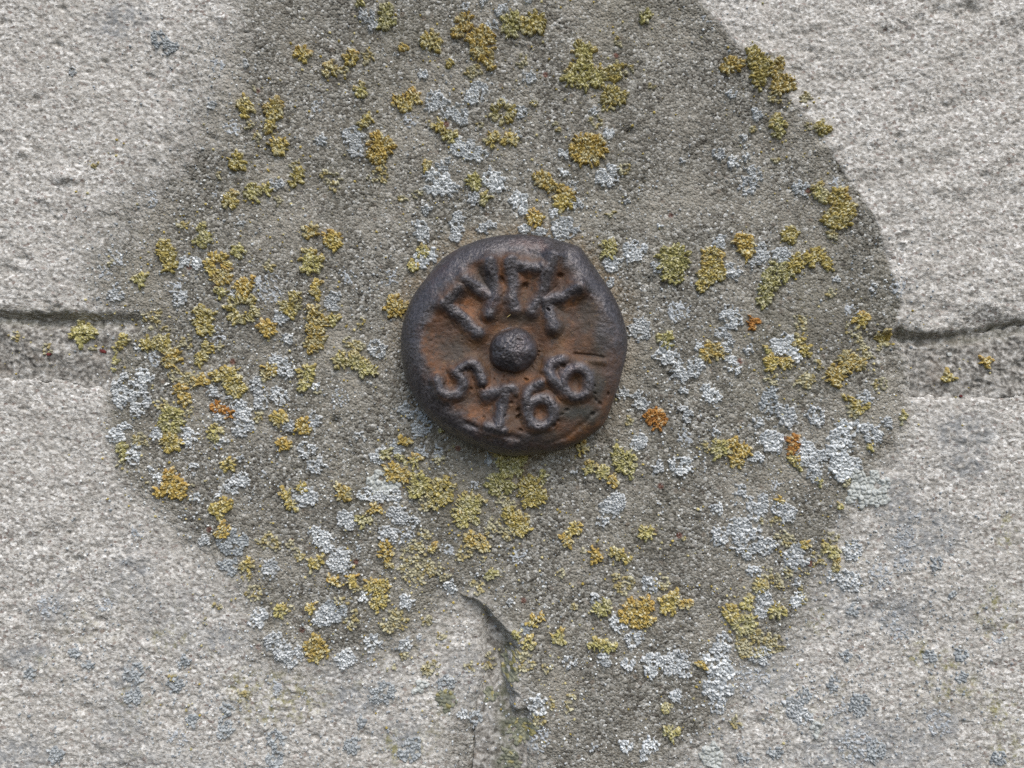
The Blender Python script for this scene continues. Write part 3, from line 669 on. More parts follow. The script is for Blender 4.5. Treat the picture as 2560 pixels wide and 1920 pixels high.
# kinds: Y yellow rosette, P pale yellow crumbs, O orange, W white crust, R white crust with big cups, G grey crust, F thin grey film
DATA = {
'A': """Y 1860 335 48;Y 1515 640 52 1510 690 30;Y 1680 690 60 1690 640 35 1660 780 35;P 1655 815 25;P 1540 770 25;P 1585 850 25 1600 820 20;Y 1725 900 52 1690 880 35
Y 1460 1000 58;P 1810 1015 28;Y 1830 1080 38 1810 1110 25;Y 1555 1180 55 1640 1165 32;Y 1415 1235 52;P 1575 545 15;Y 1030 1560 62 1010 1510 45 1040 1634 45
Y 1245 1400 22 1250 1480 50 1280 1465 35;Y 1470 1540 42;P 1700 1240 22;P 1120 1375 28;Y 1915 1430 45;W 1700 1140 42;W 1310 660 22;F 1960 640 45;W 1520 410 20
F 1350 415 42;F 740 1590 35;F 1340 1190 25;F 940 1225 45;G 1000 255 50 1050 290 45;W 460 450 24;W 1480 1375 14;P 600 1010 18;P 1350 1080 18;F 1420 790 45""",
'B': """Y 405 70 50 405 140 52;Y 185 355 46;P 295 355 42;Y 60 430 45;P 135 440 22;Y 245 15 25;Y 505 285 30;Y 690 260 58 650 255 35
Y 890 140 50 850 200 40 985 250 80 1000 310 70 1030 360 45 1045 410 30;Y 1165 175 68 1200 120 38;Y 1310 150 72 1340 180 42;Y 1990 105 36;P 1835 265 33
Y 1620 330 70 1610 440 85 1540 480 55 1690 480 68 1610 510 48;Y 1800 450 60;P 1890 430 38;Y 1790 580 65 1840 600 50 1770 640 50;Y 250 550 36;Y 490 620 45 570 610 45 530 660 33
Q 1120 690 74;Y 270 760 42 290 720 28;Y 370 890 72 420 900 48 340 960 55 370 1000 42;P 370 1080 48 320 1090 30;Y 730 775 36 760 810 25;Y 800 835 36;P 985 775 26
Y 1060 860 46;Y 1170 870 42;P 1690 750 45;Y 1640 930 105 1700 920 60 1600 880 60;Y 655 1010 26;Y 950 1120 40 930 1140 25;Y 1020 1220 32
Y 1370 1110 52 1420 1150 48 1330 1090 33 1470 1180 42;Y 1500 1240 58 1520 1200 42;Y 1320 1345 54;P 1860 1045 32;P 1790 1305 32;Y 85 1480 60;P 100 1110 42 80 1150 35 35 1070 28
Y 640 1545 42;Y 1770 1520 48 1760 1570 35;Y 560 1640 33;P 1240 375 36;Y 800 390 28;P 600 1200 25;P 1455 780 30;P 510 1220 18;P 2040 530 28
W 290 100 46 320 150 38;W 885 55 32;W 1000 20 30;W 1110 75 35;W 1290 15 30;W 1055 160 35;W 635 460 27;W 1285 485 36;P 940 440 45;W 960 570 62 1000 560 42 940 600 42
W 710 610 58 690 650 40 780 680 56 850 700 60 880 740 40;W 1225 690 42;W 1130 620 22;W 215 840 66 225 920 50 180 830 38;W 850 910 52 900 960 33;W 935 885 30;W 990 955 46
W 760 1015 43;R 730 1130 75 800 1160 45 680 1090 43 690 1160 40;R 1065 1110 62 1040 1080 40 1090 1150 45;W 940 1220 38;R 1230 1250 56 1210 1210 40 1250 1290 38;W 1760 1090 66 1780 1060 45
W 1490 955 30;W 1765 825 30;W 1495 1060 30;W 1550 1150 28;W 1885 1240 17;W 1575 1265 43;R 1440 1315 30;R 1460 1385 42 1520 1410 66 1450 1440 45 1570 1410 40;R 1260 1410 40 1350 1430 38
W 625 1420 48 620 1380 30 640 1470 33;W 840 1390 48 850 1340 38 835 1450 33;W 1000 1410 36 1060 1385 32;W 660 1290 33;R 620 1600 48 680 1580 40;W 1930 1550 66 1880 1590 38 1980 1530 38
R 1790 1630 48;W 1680 690 24;W 2085 1395 16;W 1215 830 24;W 15 860 33;F 550 740 40;P 1310 630 20""",
'C': """Y 395 415 58 440 400 38;Y 555 390 62 540 340 42 580 470 55 620 430 48 570 510 38;Y 740 525 52 680 450 33 700 400 28 690 560 38;P 670 600 48;Y 700 760 48 690 820 33;Y 960 800 43
P 870 620 38;P 870 790 18;Y 945 1170 43 960 1210 33;Y 1060 1220 58 1100 1290 72 1040 1350 62 1100 1370 38;Y 770 1440 48 780 1470 33;Y 500 1490 58 510 1550 48 470 1470 38;P 1030 1450 33
P 540 800 15;P 680 990 22;P 770 940 15;W 410 580 28;W 565 705 33;W 490 855 21;W 340 950 33;W 430 995 38 500 970 28;W 530 1080 53 560 1110 43 510 1160 45;W 840 1160 46;F 1050 1130 40
W 330 1500 35 350 1470 25;W 600 1540 48;W 735 1570 46;W 115 985 14;F 250 120 35""",
'D': """Y 865 195 42 885 180 25;P 690 95 20;Q 1345 105 85;Y 1380 170 48 1330 190 33;Y 1365 275 33;Y 1510 240 58 1540 215 33;Q 1490 380 98;P 1655 110 32;Y 1945 240 45 1950 290 30
Y 1790 360 64 1820 290 34;Y 1915 90 64;Y 1895 30 36;Y 1230 440 42 1270 420 48 1270 490 48 1220 390 33;Y 1650 500 56;Y 1930 400 50 1950 470 72 1940 560 58 1920 610 43;Y 2050 440 34
Y 480 520 66 460 490 43 540 520 43 490 570 33;P 940 460 42 970 400 32 1010 500 28 890 430 28;P 80 550 28;P 285 620 28;P 560 625 22;Y 770 555 24 735 580 24 715 620 28 710 690 20 685 740 18
Y 910 590 43 960 590 43 1020 580 48;Y 1050 650 48 1040 700 43 1080 660 38;Y 1265 600 36 1235 680 38 1265 640 24;P 1350 600 26;P 1140 580 48;P 1080 770 52 1160 830 56;Y 1235 820 38
Y 1110 880 43 1140 930 43;Y 1420 790 62 1450 850 68 1340 790 33 1420 760 38;Y 1655 750 46 1640 780 38;Y 1890 770 52 1870 840 38;P 1950 880 26;O 1350 985 42 1405 1020 33;P 1005 960 38
Y 1060 1060 72 1040 1020 43;P 1155 1010 33;Y 1050 1185 66 1020 1190 43 1100 1200 33;P 870 1185 43 820 1185 23;Y 1320 1120 43;Y 1330 1175 38;Y 1715 1040 46;P 1600 1045 33;Y 1870 1090 46
Y 740 1230 38 755 1275 23;P 745 1335 23;Y 1050 1400 43 1070 1470 72 990 1500 38 1110 1500 43;Y 1405 1325 43;Y 1750 1210 43;Y 1850 1460 33;Y 1760 1520 40 1800 1580 30;P 905 1440 14;P 1185 1465 20
W 720 290 50 740 270 33;F 660 150 40;W 1130 90 36;W 1210 100 38;W 1110 310 46;F 1090 240 42;W 2040 340 48 2060 310 38;W 1735 430 46;F 1640 250 95;F 1335 540 58;W 1775 560 33;W 1450 290 28;W 1575 205 17
W 850 610 23;W 880 790 43 920 810 28;W 850 870 55 790 880 66 720 860 43 740 940 46 830 960 38 840 1010 38 890 940 33;W 900 1035 17;W 1730 730 56 1700 690 38 1770 760 38;W 1310 880 43;W 1585 845 48
W 1610 940 52;W 1710 900 52 1730 930 38;W 1500 1000 60 1470 970 38;W 1360 1040 46;W 1480 1110 52 1530 1090 36;W 1410 910 28;W 1940 1060 46;W 1940 850 23;W 1785 1100 36;W 715 1150 52 770 1090 33
W 1140 1140 46 1190 1150 28;W 1150 1200 28;W 965 1140 33;W 1370 1200 33;W 830 1215 23;W 825 1290 43 800 1260 28;W 925 1360 18;W 1190 1355 33;W 1480 1300 20;W 1890 1240 48;W 1940 1330 43
W 1480 1420 52 1430 1470 46 1510 1440 28;W 975 1420 33;W 1210 1525 33;W 1345 1525 28;F 1630 1400 25;R 1870 1530 66 1920 1540 43;W 755 785 14;F 950 690 50""",
'I': """Y 465 365 73;P 170 600 52 230 620 38;Y 220 700 56 280 740 56 120 690 43 320 760 38;Y 140 1510 50 110 1480 28;Y 410 1260 36 500 1290 33;Y 520 1190 33;Y 450 1370 62 510 1400 48;Y 580 1310 43
Y 615 1440 66 580 1490 43;Y 740 1500 86 770 1470 56 720 1550 56;P 640 1570 46;Y 920 1580 82 960 1560 56 870 1610 56 930 1640 58;Y 1130 1320 52 1180 1350 66 1240 1300 38 1110 1290 36
Y 1100 1440 72 1150 1470 48 1060 1460 38;Y 1290 1480 76 1330 1530 56 1250 1500 48 1290 1570 48;Y 1360 1410 40;P 1110 1560 46 1160 1550 32;Y 1170 1640 55;Y 1605 1225 40
Y 1830 1260 50 1870 1330 66 1880 1290 56 1900 1380 33;Y 1665 1350 42 1740 1375 43;Y 1800 1420 38;O 2050 1040 62 2090 1060 46 2070 1090 28;P 1900 1055 28;P 730 1290 32;Y 2120 555 42 2130 600 28
Y 750 1120 18;Y 345 1600 38 310 1620 28;P 250 460 32;W 360 620 52 340 600 33;F 130 925 56;G 600 1050 62 530 1000 46 660 1090 46 620 1120 42;W 245 1160 33;W 350 1290 43 370 1250 28;G 1050 1310 33
H 370 1450 80 450 1450 56;W 290 1510 48;W 460 1520 46 380 1530 46;W 480 1640 48 450 1620 33;W 1800 1590 62 1760 1610 38 1830 1550 43;W 1960 500 70 2000 530 38 1980 470 43;W 1780 210 24;W 2080 120 38
R 2120 640 70 2180 690 48 2080 660 38;W 1860 890 43 1950 930 52 1970 960 38 1990 900 28;W 1960 1195 52;W 2075 1345 33;F 175 175 35;F 2180 380 46;W 950 1460 23;W 1560 1380 14;G 620 1260 38;G 730 1250 33;G 480 1230 38;W 30 1340 20;F 430 190 50""",
'E': """Y 60 80 100 40 150 58 90 190 33;Y 290 40 56 300 110 66 270 160 56 250 230 46 340 160 46;Y 700 150 66 650 210 62 620 260 48 610 320 43 760 160 43;Y 800 110 50 840 60 48 910 60 50 960 40 43 1000 90 46
P 1025 285 27;P 830 450 38 850 490 23;Y 1205 445 46;P 1140 500 28 1180 560 42 1210 610 38 1240 660 28;Y 1350 555 40;P 1310 625 28;Y 300 620 46 260 660 43 340 660 33;Y 830 570 38 860 620 33 870 660 23
Y 660 700 52 750 710 33;O 1120 690 0;Y 1120 690 62 1190 710 52 1100 740 38;Y 1040 785 62;P 950 720 33;P 650 815 38;P 870 810 50 830 830 33;Y 1760 795 33;Y 1985 700 33;Y 1190 970 46 1120 920 26;P 1150 1010 33
P 1320 840 43;Y 1475 1040 37;Y 340 1230 56;Y 430 1200 43 480 1240 43;P 260 1220 28;Y 440 1305 46 510 1250 26;O 800 1190 43 790 1240 38;Y 780 1295 33 820 1345 23;Y 1265 1225 23;Y 945 1440 23;Y 1085 1570 23;P 1120 1440 23
Y 705 1550 22;O 545 450 33 540 490 18;Y 630 625 17;W 400 130 48 440 150 38;W 600 50 43;W 725 40 46;W 555 85 33;W 1060 195 18;W 1280 240 18;F 1140 390 48;F 90 390 56;W 400 400 62 430 450 56 370 420 38
W 220 605 33;W 350 540 48 380 590 43 390 620 33;W 415 710 46 440 740 33;W 200 710 46 180 750 38;W 100 780 52 120 870 26;W 510 630 24;R 735 600 66 700 620 43 800 660 43 760 560 43;W 280 905 45 260 870 28 320 920 28
W 130 1010 40 140 1050 23;G 655 890 42 640 960 52 670 920 33;R 755 1030 66 720 1000 42 770 1070 33;W 930 1030 52 910 1000 33 950 1070 28;R 580 1065 36;W 1230 930 46;R 660 1190 74 620 1170 43 700 1210 52
R 860 1240 60 840 1310 43 900 1270 38;R 1100 1110 56 1060 1170 66 1040 1240 52 1130 1170 43 1180 1090 33;W 1280 1150 56 1250 1120 38;R 1080 1290 75 1040 1350 52 1100 1390 52 1160 1330 48;W 920 1370 52 930 1410 33 970 1270 38
H 1240 1490 105 1300 1440 75 1200 1420 66 1160 1530 48 1330 1540 56;W 580 1280 36 550 1300 23;W 110 1340 60 70 1320 38 150 1370 28;F 120 1170 52;W 320 1125 20;W 470 1480 38;W 310 1590 28;W 1370 1070 33;F 680 1460 25;F 1420 250 50""",
'F': """Y 1340 85 52 1395 35 33;Y 1370 195 46;P 1650 260 56 1690 290 33;P 1790 280 28 1840 340 38;Y 1920 405 43 1970 370 33;Y 1520 410 46;P 1520 480 38;P 1560 580 52;Y 1720 680 38 1740 700 28;P 1780 670 23;Y 1910 670 33
Y 1910 920 56 1940 890 46 1990 930 38;Y 1950 990 38;P 2100 640 36;P 1500 1200 42;P 1150 1280 33;P 1060 1100 26;P 1330 660 26;P 1260 760 18;W 1250 255 36;G 1420 270 85 1480 260 46;G 1410 420 56;W 1980 250 56 1940 200 38
W 2090 390 66 2120 360 43 2010 310 38;W 1665 435 48;W 2135 130 52;W 1590 730 56 1560 760 38;W 1690 880 56 1660 870 33;W 1780 970 66 1720 960 43 1840 950 43;W 1990 720 62 1960 750 43;G 2070 700 60;W 2120 1000 52
G 820 1080 62;G 1080 1150 52;G 820 1230 46;G 1120 1010 38;G 540 1020 36;G 1180 1365 38;G 1380 1420 52;G 1400 1300 38;G 1690 1480 56;G 1680 1620 56;G 2160 1510 48;G 340 1580 46;F 1090 1480 52;G 450 940 40;G 180 1070 33;F 1690 1160 52;F 300 670 66;F 840 210 40;F 640 650 40""",
'G': """Y 265 140 40;Y 880 130 56;Y 1200 150 56 1240 180 56;P 1160 220 46 1260 130 36;P 1080 170 52 1050 200 46;Y 410 310 43 400 350 33 425 395 33;Y 930 250 46 1000 290 43;P 890 330 46;P 1000 370 28;Y 690 310 33;P 640 230 36
P 590 300 56 540 350 46;P 620 400 66 540 450 52 600 470 52;P 700 430 46 760 470 36;Y 1565 175 38 1550 200 28;Y 1500 245 28 1530 280 23;Y 1690 340 38 1690 385 28;P 1620 320 18;Y 1860 360 38 1810 340 28;Y 2010 215 53
P 1490 470 28;Y 1050 465 36;P 1130 470 18;P 960 540 46 980 570 28;P 1860 540 52 1830 500 36 1900 520 36;P 2100 520 38;Y 1740 670 52 1700 690 28;Y 1930 690 70 1990 650 50 2010 740 46 1870 720 38 1960 770 38;Y 2150 640 62 2180 600 38
Y 350 550 56 310 530 38 370 620 50 400 520 33;Y 340 660 36;Y 200 500 36;Y 90 510 33;P 230 550 28;P 470 720 46 430 780 46 510 770 38;P 740 850 26;P 650 760 36;P 200 700 23;P 190 770 46;Y 1310 765 42 1360 730 26
Y 1470 840 43 1440 860 28;Y 1205 840 33;Y 1280 880 42;P 1240 960 46 1270 1010 46;P 1555 660 23;Y 1690 900 43 1760 910 40 1800 900 23;P 1040 1040 46;P 920 1055 33;P 690 1060 52 640 1080 33;P 1390 1035 28;P 1420 1265 33
P 1520 1280 26;P 1540 1220 33;P 1350 1360 36;Y 2120 1290 28;Y 2155 1440 46;P 510 970 26;P 440 1060 26;W 170 140 52 150 110 33;W 485 105 56 450 90 38;W 460 240 56 400 210 43 530 230 46;W 580 150 36;W 20 250 56 50 290 38
W 130 370 70 80 400 43 160 350 43;W 240 320 23;F 790 310 40;F 1230 360 48;W 1790 50 52 1830 10 46 1740 140 33;W 800 550 43 790 570 28;W 965 475 17;W 545 640 46 520 610 28;W 270 610 33;G 60 700 70 20 740 46 130 690 43
G 1270 800 38;W 1170 630 24;W 2035 540 46 2020 510 28;W 1685 610 33 1670 640 23;W 1840 780 46 1810 760 28;W 1930 850 56 1920 880 38;W 320 890 56 350 900 38;W 525 910 43;W 610 860 14;W 160 990 52;W 1535 1010 40
W 1750 990 46;W 1895 1020 38;W 2050 1020 72 2030 1060 46;G 390 1200 70 340 1220 46;R 1340 1240 50 1320 1290 46 1360 1300 33;W 2190 1215 38;W 1880 1515 38;W 1675 1535 17;W 2030 1520 48;W 2000 1580 38;G 560 1540 66 520 1590 46
G 200 1520 43;W 880 1350 28;G 960 1360 38;F 1350 1480 66;G 260 1370 33;G 770 1150 52;H 610 1160 43;E 1160 1000 43;E 1170 1080 48;E 1220 1440 78 1280 1420 56;E 1170 1620 66;E 1050 1240 40;E 780 1260 60""",
'H': """Y 580 530 45;Y 510 635 33;Y 410 700 48;Y 490 775 66 450 770 38 520 740 38;Y 690 690 46;Y 130 650 36;P 530 880 100 600 900 75;P 680 900 52;P 500 930 46;Y 225 1020 33;P 640 480 38;P 690 480 28;P 750 460 33;P 710 530 23;Y 860 285 26
Y 1010 310 43 1040 330 38;Y 1060 390 28;Y 1060 430 26;P 1040 240 36;P 960 390 43 930 350 28;P 680 140 30;P 600 150 23;P 720 240 38 770 260 33;P 850 620 38;P 840 560 18;P 120 250 17;Y 40 1440 0;P 20 1290 28;P 440 1370 36
R 580 50 72 570 100 52;W 750 85 56 690 60 38 780 120 33;R 470 200 78 430 170 43 540 210 46;W 330 235 52 350 210 33;W 610 290 56 660 280 38;W 450 290 46 510 330 43;W 560 310 28;R 800 360 70 840 380 46 760 350 38;W 320 55 26;W 340 75 18
F 1570 120 35;F 1490 240 66;W 1165 330 60 1130 310 38;W 1150 510 66 1100 490 46 1190 540 38;W 1030 490 38;F 1330 480 78;F 1480 410 56;W 545 440 36 570 465 23;R 610 610 50 590 580 28 640 640 28;W 590 690 43;W 820 620 43 800 650 28;W 810 520 28
W 360 890 60 330 930 43;W 60 1020 66 120 1050 52 90 980 43;R 340 1020 75 300 1000 46 390 1060 46;R 320 1170 84 280 1150 43 370 1180 56;W 330 1260 52;W 600 970 56 560 980 38;W 75 1215 33;F 490 1110 78;F 600 1080 66;R 800 1290 56 770 1260 38
R 850 1340 52;G 860 1220 46;H 930 1420 50 970 1390 28;G 1200 1270 66 1180 1300 38;F 1090 1310 48;G 1040 1150 38;G 1120 970 36;F 1450 830 52;G 1640 980 36;G 1830 970 36;G 1830 1100 36;G 1170 680 28;H 280 1570 62 310 1630 46;G 690 1570 46;G 490 1600 36
G 1310 1560 66;F 1700 1390 78;F 1180 1530 105;G 2060 1600 46;F 1390 730 48;F 2070 860 45;G 1680 410 36;G 1770 590 30""",
}
# cell size px, thickness mm, share of cells kept, outline noise px
KINDS = {'Y': (8.2, 1.25, .97, 6.5), 'Q': (8.2, 1.2, .94, 6.5), 'P': (7.2, .85, .76, 8), 'O': (7.5, 1.1, .95, 5), 'W': (6.8, .95, .88, 7.5), 'R': (9.5, .95, .95, 6), 'G': (7.2, .7, .85, 8), 'H': (12.5, .75, .98, 5), 'F': (5.6, .32, .50, 11), 'E': (9.0, .5, .92, 8)}

def mixc(a, b, t):
    return np.asarray(a)[None, :] * (1 - t[:, None]) + np.asarray(b)[None, :] * t[:, None]

def build_lichen(kind, bl, seed):
    c, T, keep, nz = KINDS[kind]
    r_ = np.random.default_rng(seed)
    big = max(b[2] for b in bl)
    if kind in 'YO' : T *= 0.75 + 0.35 * min(1, big / 30.0)
    x0 = min(b[0] - b[2] for b in bl) - 2 * c; x1 = max(b[0] + b[2] for b in bl) + 2 * c
    y0 = min(b[1] - b[2] for b in bl) - 2 * c; y1 = max(b[1] + b[2] for b in bl) + 2 * c
    st = 1.5 if kind not in 'FHE' else 1.9
    X, Y = np.meshgrid(np.arange(x0, x1, st), np.arange(y0, y1, st))
    wx = X + 2.4 * vnoise(X, Y, 9, seed % 97); wy = Y + 2.4 * vnoise(X, Y, 9, seed % 97 + 41)
    cx0, cy0 = np.mean([b[0] for b in bl]), np.mean([b[1] for b in bl])
    f1, f2, ax, ay, bx, by = worley(wx, wy, c, seed % 9973, 0.95)
    if kind in 'YQO' and big > 10:                     # lobes radiating from the middle of each rosette
        sc_ = np.stack([b[2] - np.hypot(X - b[0], Y - b[1]) for b in bl]); bi = sc_.argmax(0)
        BX, BY, BR = (np.array([b[i] for b in bl])[bi] for i in range(3))
        rr0 = np.hypot(wx - BX, wy - BY); t0 = np.arctan2(wy - BY, wx - BX)
        Ru = np.maximum(BR * 0.85, 6)
        U = rr0 * 0.5 + 1000 * bi; V = t0 * Ru + 517 * bi
        q1, q2, sx, sy, tx_, ty_ = worley(U, V, c * 0.72, seed % 8887, 0.9)
        def back(su, sv):
            rs = np.maximum((su - 1000 * bi) / 0.5, 0); ts = (sv - 517 * bi) / Ru
            return BX + rs * np.cos(ts), BY + rs * np.sin(ts)
        sx, sy = back(sx, sy); tx_, ty_ = back(tx_, ty_)
        outer = rr0 > BR * (0.42 + 0.12 * vnoise(X, Y, 12, seed % 131))
        f1 = np.where(outer, q1, f1); f2 = np.where(outer, q2, f2)
        ax = np.where(outer, sx, ax); ay = np.where(outer, sy, ay); bx = np.where(outer, tx_, bx); by = np.where(outer, ty_, by)
    def insd(px, py):
        d = np.maximum.reduce([b[2] - np.hypot(px - b[0], py - b[1]) for b in bl])
        d = d + nz * fbm(px, py, 20, seed % 311, 3, 0.6) + (2.0 if kind in 'YQ' else 1.6)
        if kind == 'Q': d = np.minimum(d, np.hypot(px - cx0, py - cy0) - big * (0.36 + 0.12 * vnoise(px, py, 14, seed % 211)))
        return d
    ia = insd(ax, ay); ib = insd(bx, by)
    na = prand(ax, ay, 3); nb = prand(bx, by, 3)
    drop = 0.85
    def ok(i, n): return (i > 0) & (n < keep + (1 - keep) * 0.0) & ((i > c * 0.7) | (n < drop))
    A = ok(ia, na); B = ok(ib, nb)
    gap = f2 - f1
    dome = np.sqrt(np.clip((gap - 0.04) / 0.5, 0, 1))
    rnd = prand(ax, ay, 8); rnd2 = prand(ax, ay, 12)
    size = T * (0.62 + 0.55 * rnd)
    # crusts are thicker towards the margin lobes for rosettes
    floor = np.where(B, {'Y': .12, 'Q': .10, 'O': .15, 'P': -.1, 'W': -.12, 'R': -.1, 'G': .0, 'H': .05, 'F': -.2, 'E': .1}[kind], -0.45)
    h = size * (floor + (1 - floor) * dome)
    if kind in 'WRH':                                  # little cups: raised rim, sunken disc
        cup = sstep(0.16, 0.30, f1) if kind != 'H' else sstep(0.26, 0.4, f1)
        has = (rnd2 > (0.45 if kind == 'W' else 0.15))
        h = h - np.where(has & A, (0.28 if kind != 'H' else .12) * T * (1 - cup), 0)
    if kind in 'YQO':                                  # flat plates broken by finer cracks
        plate = np.sqrt(np.clip((gap - 0.03) / 0.26, 0, 1))
        g1, g2 = worley(wx, wy, c * 0.5, seed % 7919 + 3, 0.9)[:2]
        fine = np.sqrt(np.clip((g2 - g1) / 0.45, 0, 1))
        h = size * (floor + (1 - floor) * plate * (0.66 + 0.34 * fine))
    h = h + 0.06 * fbm(X, Y, 5, seed % 57, 2) * (kind in 'YQOPE')
    m = A
    f = m[:-1, :-1] | m[1:, :-1] | m[:-1, 1:] | m[1:, 1:]
    if not f.any(): return None
    H = np.where(A, h, -0.35)
    ids, q = grid_faces(f)
    wall_z = wall_h(X.ravel()[ids], Y.ravel()[ids])
    co = np.stack([(X.ravel()[ids] - 1280) * S, -(wall_z + H.ravel()[ids] * 1e-3), (960 - Y.ravel()[ids]) * S], 1)
    g = lambda a: a.ravel()[ids]
    rn, r2, ii, F1 = g(rnd), g(rnd2), g(ia), g(f1)
    tone = r_.uniform(0, 1)
    if kind in 'YQ':
        olive, yel, ora, pale = (0.225, 0.195, 0.070), (0.40, 0.315, 0.105), (0.42, 0.265, 0.085), (0.66, 0.62, 0.42)
        gold = np.array(r_.choice([0, 1, 2], p=[.4, .35, .25]))
        olive = [(0.225, 0.195, 0.070), (0.215, 0.205, 0.085), (0.25, 0.19, 0.065)][int(gold)]; yel = [(0.47, 0.375, 0.12), (0.45, 0.405, 0.16), (0.47, 0.345, 0.10)][int(gold)]
        col = mixc(olive, yel, np.clip(rn * 0.8 + 0.55 * tone - 0.1, 0, 1))
        edge = np.exp(-np.clip(ii - 2, 0, None) / 6.0) * (0.05 + 0.75 * tone ** 1.6) * np.clip(0.55 + (cy0 - g(Y)) / (big * 1.6), 0.1, 1)
        up = np.clip((cy0 - g(Y)) / (big + 6) * 0.5 + 0.5, 0, 1)
        edge = np.clip(edge * 1.0, 0, 1)[:, None]
        gry = r_.uniform(0, 0.55); gm = ((prand(g(ax), g(ay), 21) < gry) * 0.6)[:, None]; col = col * (1 - gm) + np.array((0.36, 0.345, 0.23))[None] * gm
        col = col * (1 - edge) + np.array(ora)[None] * edge
        pk = ((prand(g(X) // 4, g(Y) // 4, 77) > 0.80) * 0.7)[:, None]; col = col * (1 - pk) + np.array(pale)[None] * pk
    elif kind == 'O':
        col = mixc((0.27, 0.115, 0.03), (0.42, 0.215, 0.06), rn)
        pk = ((r2 > 0.85) * 0.6)[:, None]; col = col * (1 - pk) + np.array((0.6, 0.5, 0.3))[None] * pk
    elif kind == 'P':
        col = mixc((0.22, 0.20, 0.13), (0.50, 0.465, 0.31), rn)
        pk = ((r2 > 0.70) * 0.7)[:, None]; col = col * (1 - pk) + np.array((0.30, 0.235, 0.08))[None] * pk
    elif kind in 'WR':
        col = mixc((0.36, 0.38, 0.385), (0.80, 0.815, 0.805), rn) * (0.74 + 0.3 * tone)
        fade = np.clip(ii / 9.0, 0, 1)[:, None] * 0.15 + 0.85; col = col * fade
        disc = ((r2 > (0.45 if kind == 'W' else 0.15)) * (F1 < (0.20 if kind == 'W' else 0.26)))[:, None] * 0.85
        col = col * (1 - disc) + np.array((0.22, 0.228, 0.22))[None] * disc
    elif kind in 'GH':
        col = mixc((0.20, 0.215, 0.22), (0.42, 0.44, 0.44), rn) if kind == 'G' else mixc((0.33, 0.34, 0.31), (0.44, 0.45, 0.42), rn)
        if kind == 'H':
            rim = ((F1 > 0.26) & (F1 < .45))[:, None] * 0.6; col = col * (1 - rim) + np.array((0.58, .6, .57))[None] * rim
    elif kind == 'F':
        col = mixc((0.27, 0.285, 0.295), (0.48, 0.50, 0.51), rn)
    else:
        col = mixc((0.13, 0.135, 0.10), (0.24, 0.24, 0.17), rn)
        pk = ((r2 > 0.85) * 0.6)[:, None]; col = col * (1 - pk) + np.array((0.33, 0.28, 0.09))[None] * pk
    return make_mesh('lichen', co, q, {'Col': col}, M_LICH)

NAMES = {'Y': 'yellow_lichen', 'Q': 'yellow_lichen', 'P': 'pale_lichen', 'O': 'orange_lichen', 'W': 'white_lichen', 'R': 'white_lichen', 'G': 'grey_lichen', 'H': 'grey_lichen', 'F': 'grey_lichen_film', 'E': 'green_lichen'}
LOOK = {'Y': 'mustard yellow lichen', 'Q': 'hollow-centred yellow lichen', 'P': 'crumbly pale yellow lichen', 'O': 'bright orange lichen', 'W': 'fine-grained white lichen', 'R': 'cupped white lichen', 'G': 'dull grey lichen',
        'H': 'smooth-plated grey lichen', 'F': 'thin grey lichen film', 'E': 'grey-green lichen'}
SHORT = {'Y': 'yellow', 'Q': 'yellow', 'P': 'pale', 'O': 'orange', 'W': 'white', 'R': 'white', 'G': 'grey', 'H': 'grey', 'F': 'filmy', 'E': 'green'}
def where(x, y, sdv):
    d = math.hypot(x - 1287, y - 862)
    yjx = 803 + x * 0.019
    if sdv < -25:
        if (x < 300 or x > 2280) and yjx - 6 < y < yjx + 125: return 'in the mortar joint'
        if y < yjx: return 'on the pale upper block'
        if abs(x - 1260) < 70 and y > 1560: return 'in the upright joint'
        return 'on the lower left block' if x < 1250 else 'on the lower right block'
    side = 'left' if x < 1287 else 'right'
    if d < 350: return 'on cement beside the bolt rim' if abs(y - 862) < 200 else ('on cement just above the bolt' if y < 862 else 'on cement just below the bolt')
    far = d > 640
    if y < 600: return ('on cement high above the bolt, ' if far else 'on cement above the bolt, ') + side
    if y > 1130: return ('on cement far below the bolt, ' if far else 'on cement below the bolt, ') + side
    return ('on outer cement level with the bolt, ' if far else 'on cement level with the bolt, ') + side
COL = []
for tile, txt in DATA.items():
    ox, oy = TILES[tile]
    for ent in (e for ln in txt.split('\n') for e in ln.split(';')):
        p = ent.split()
        if not p: continue
        v = [float(a) for a in p[1:]]
        bl = [(ox + v[i] / K, oy + v[i + 1] / K, v[i + 2] / K) for i in range(0, len(v), 3)]
        if bl[0][2] > 0: COL.append((p[0], bl, 1000 + len(COL) * 37 + ord(tile)))
LCENT = [(np.mean([b[0] for b in bl]), np.mean([b[1] for b in bl]), k) for k, bl, _ in COL]
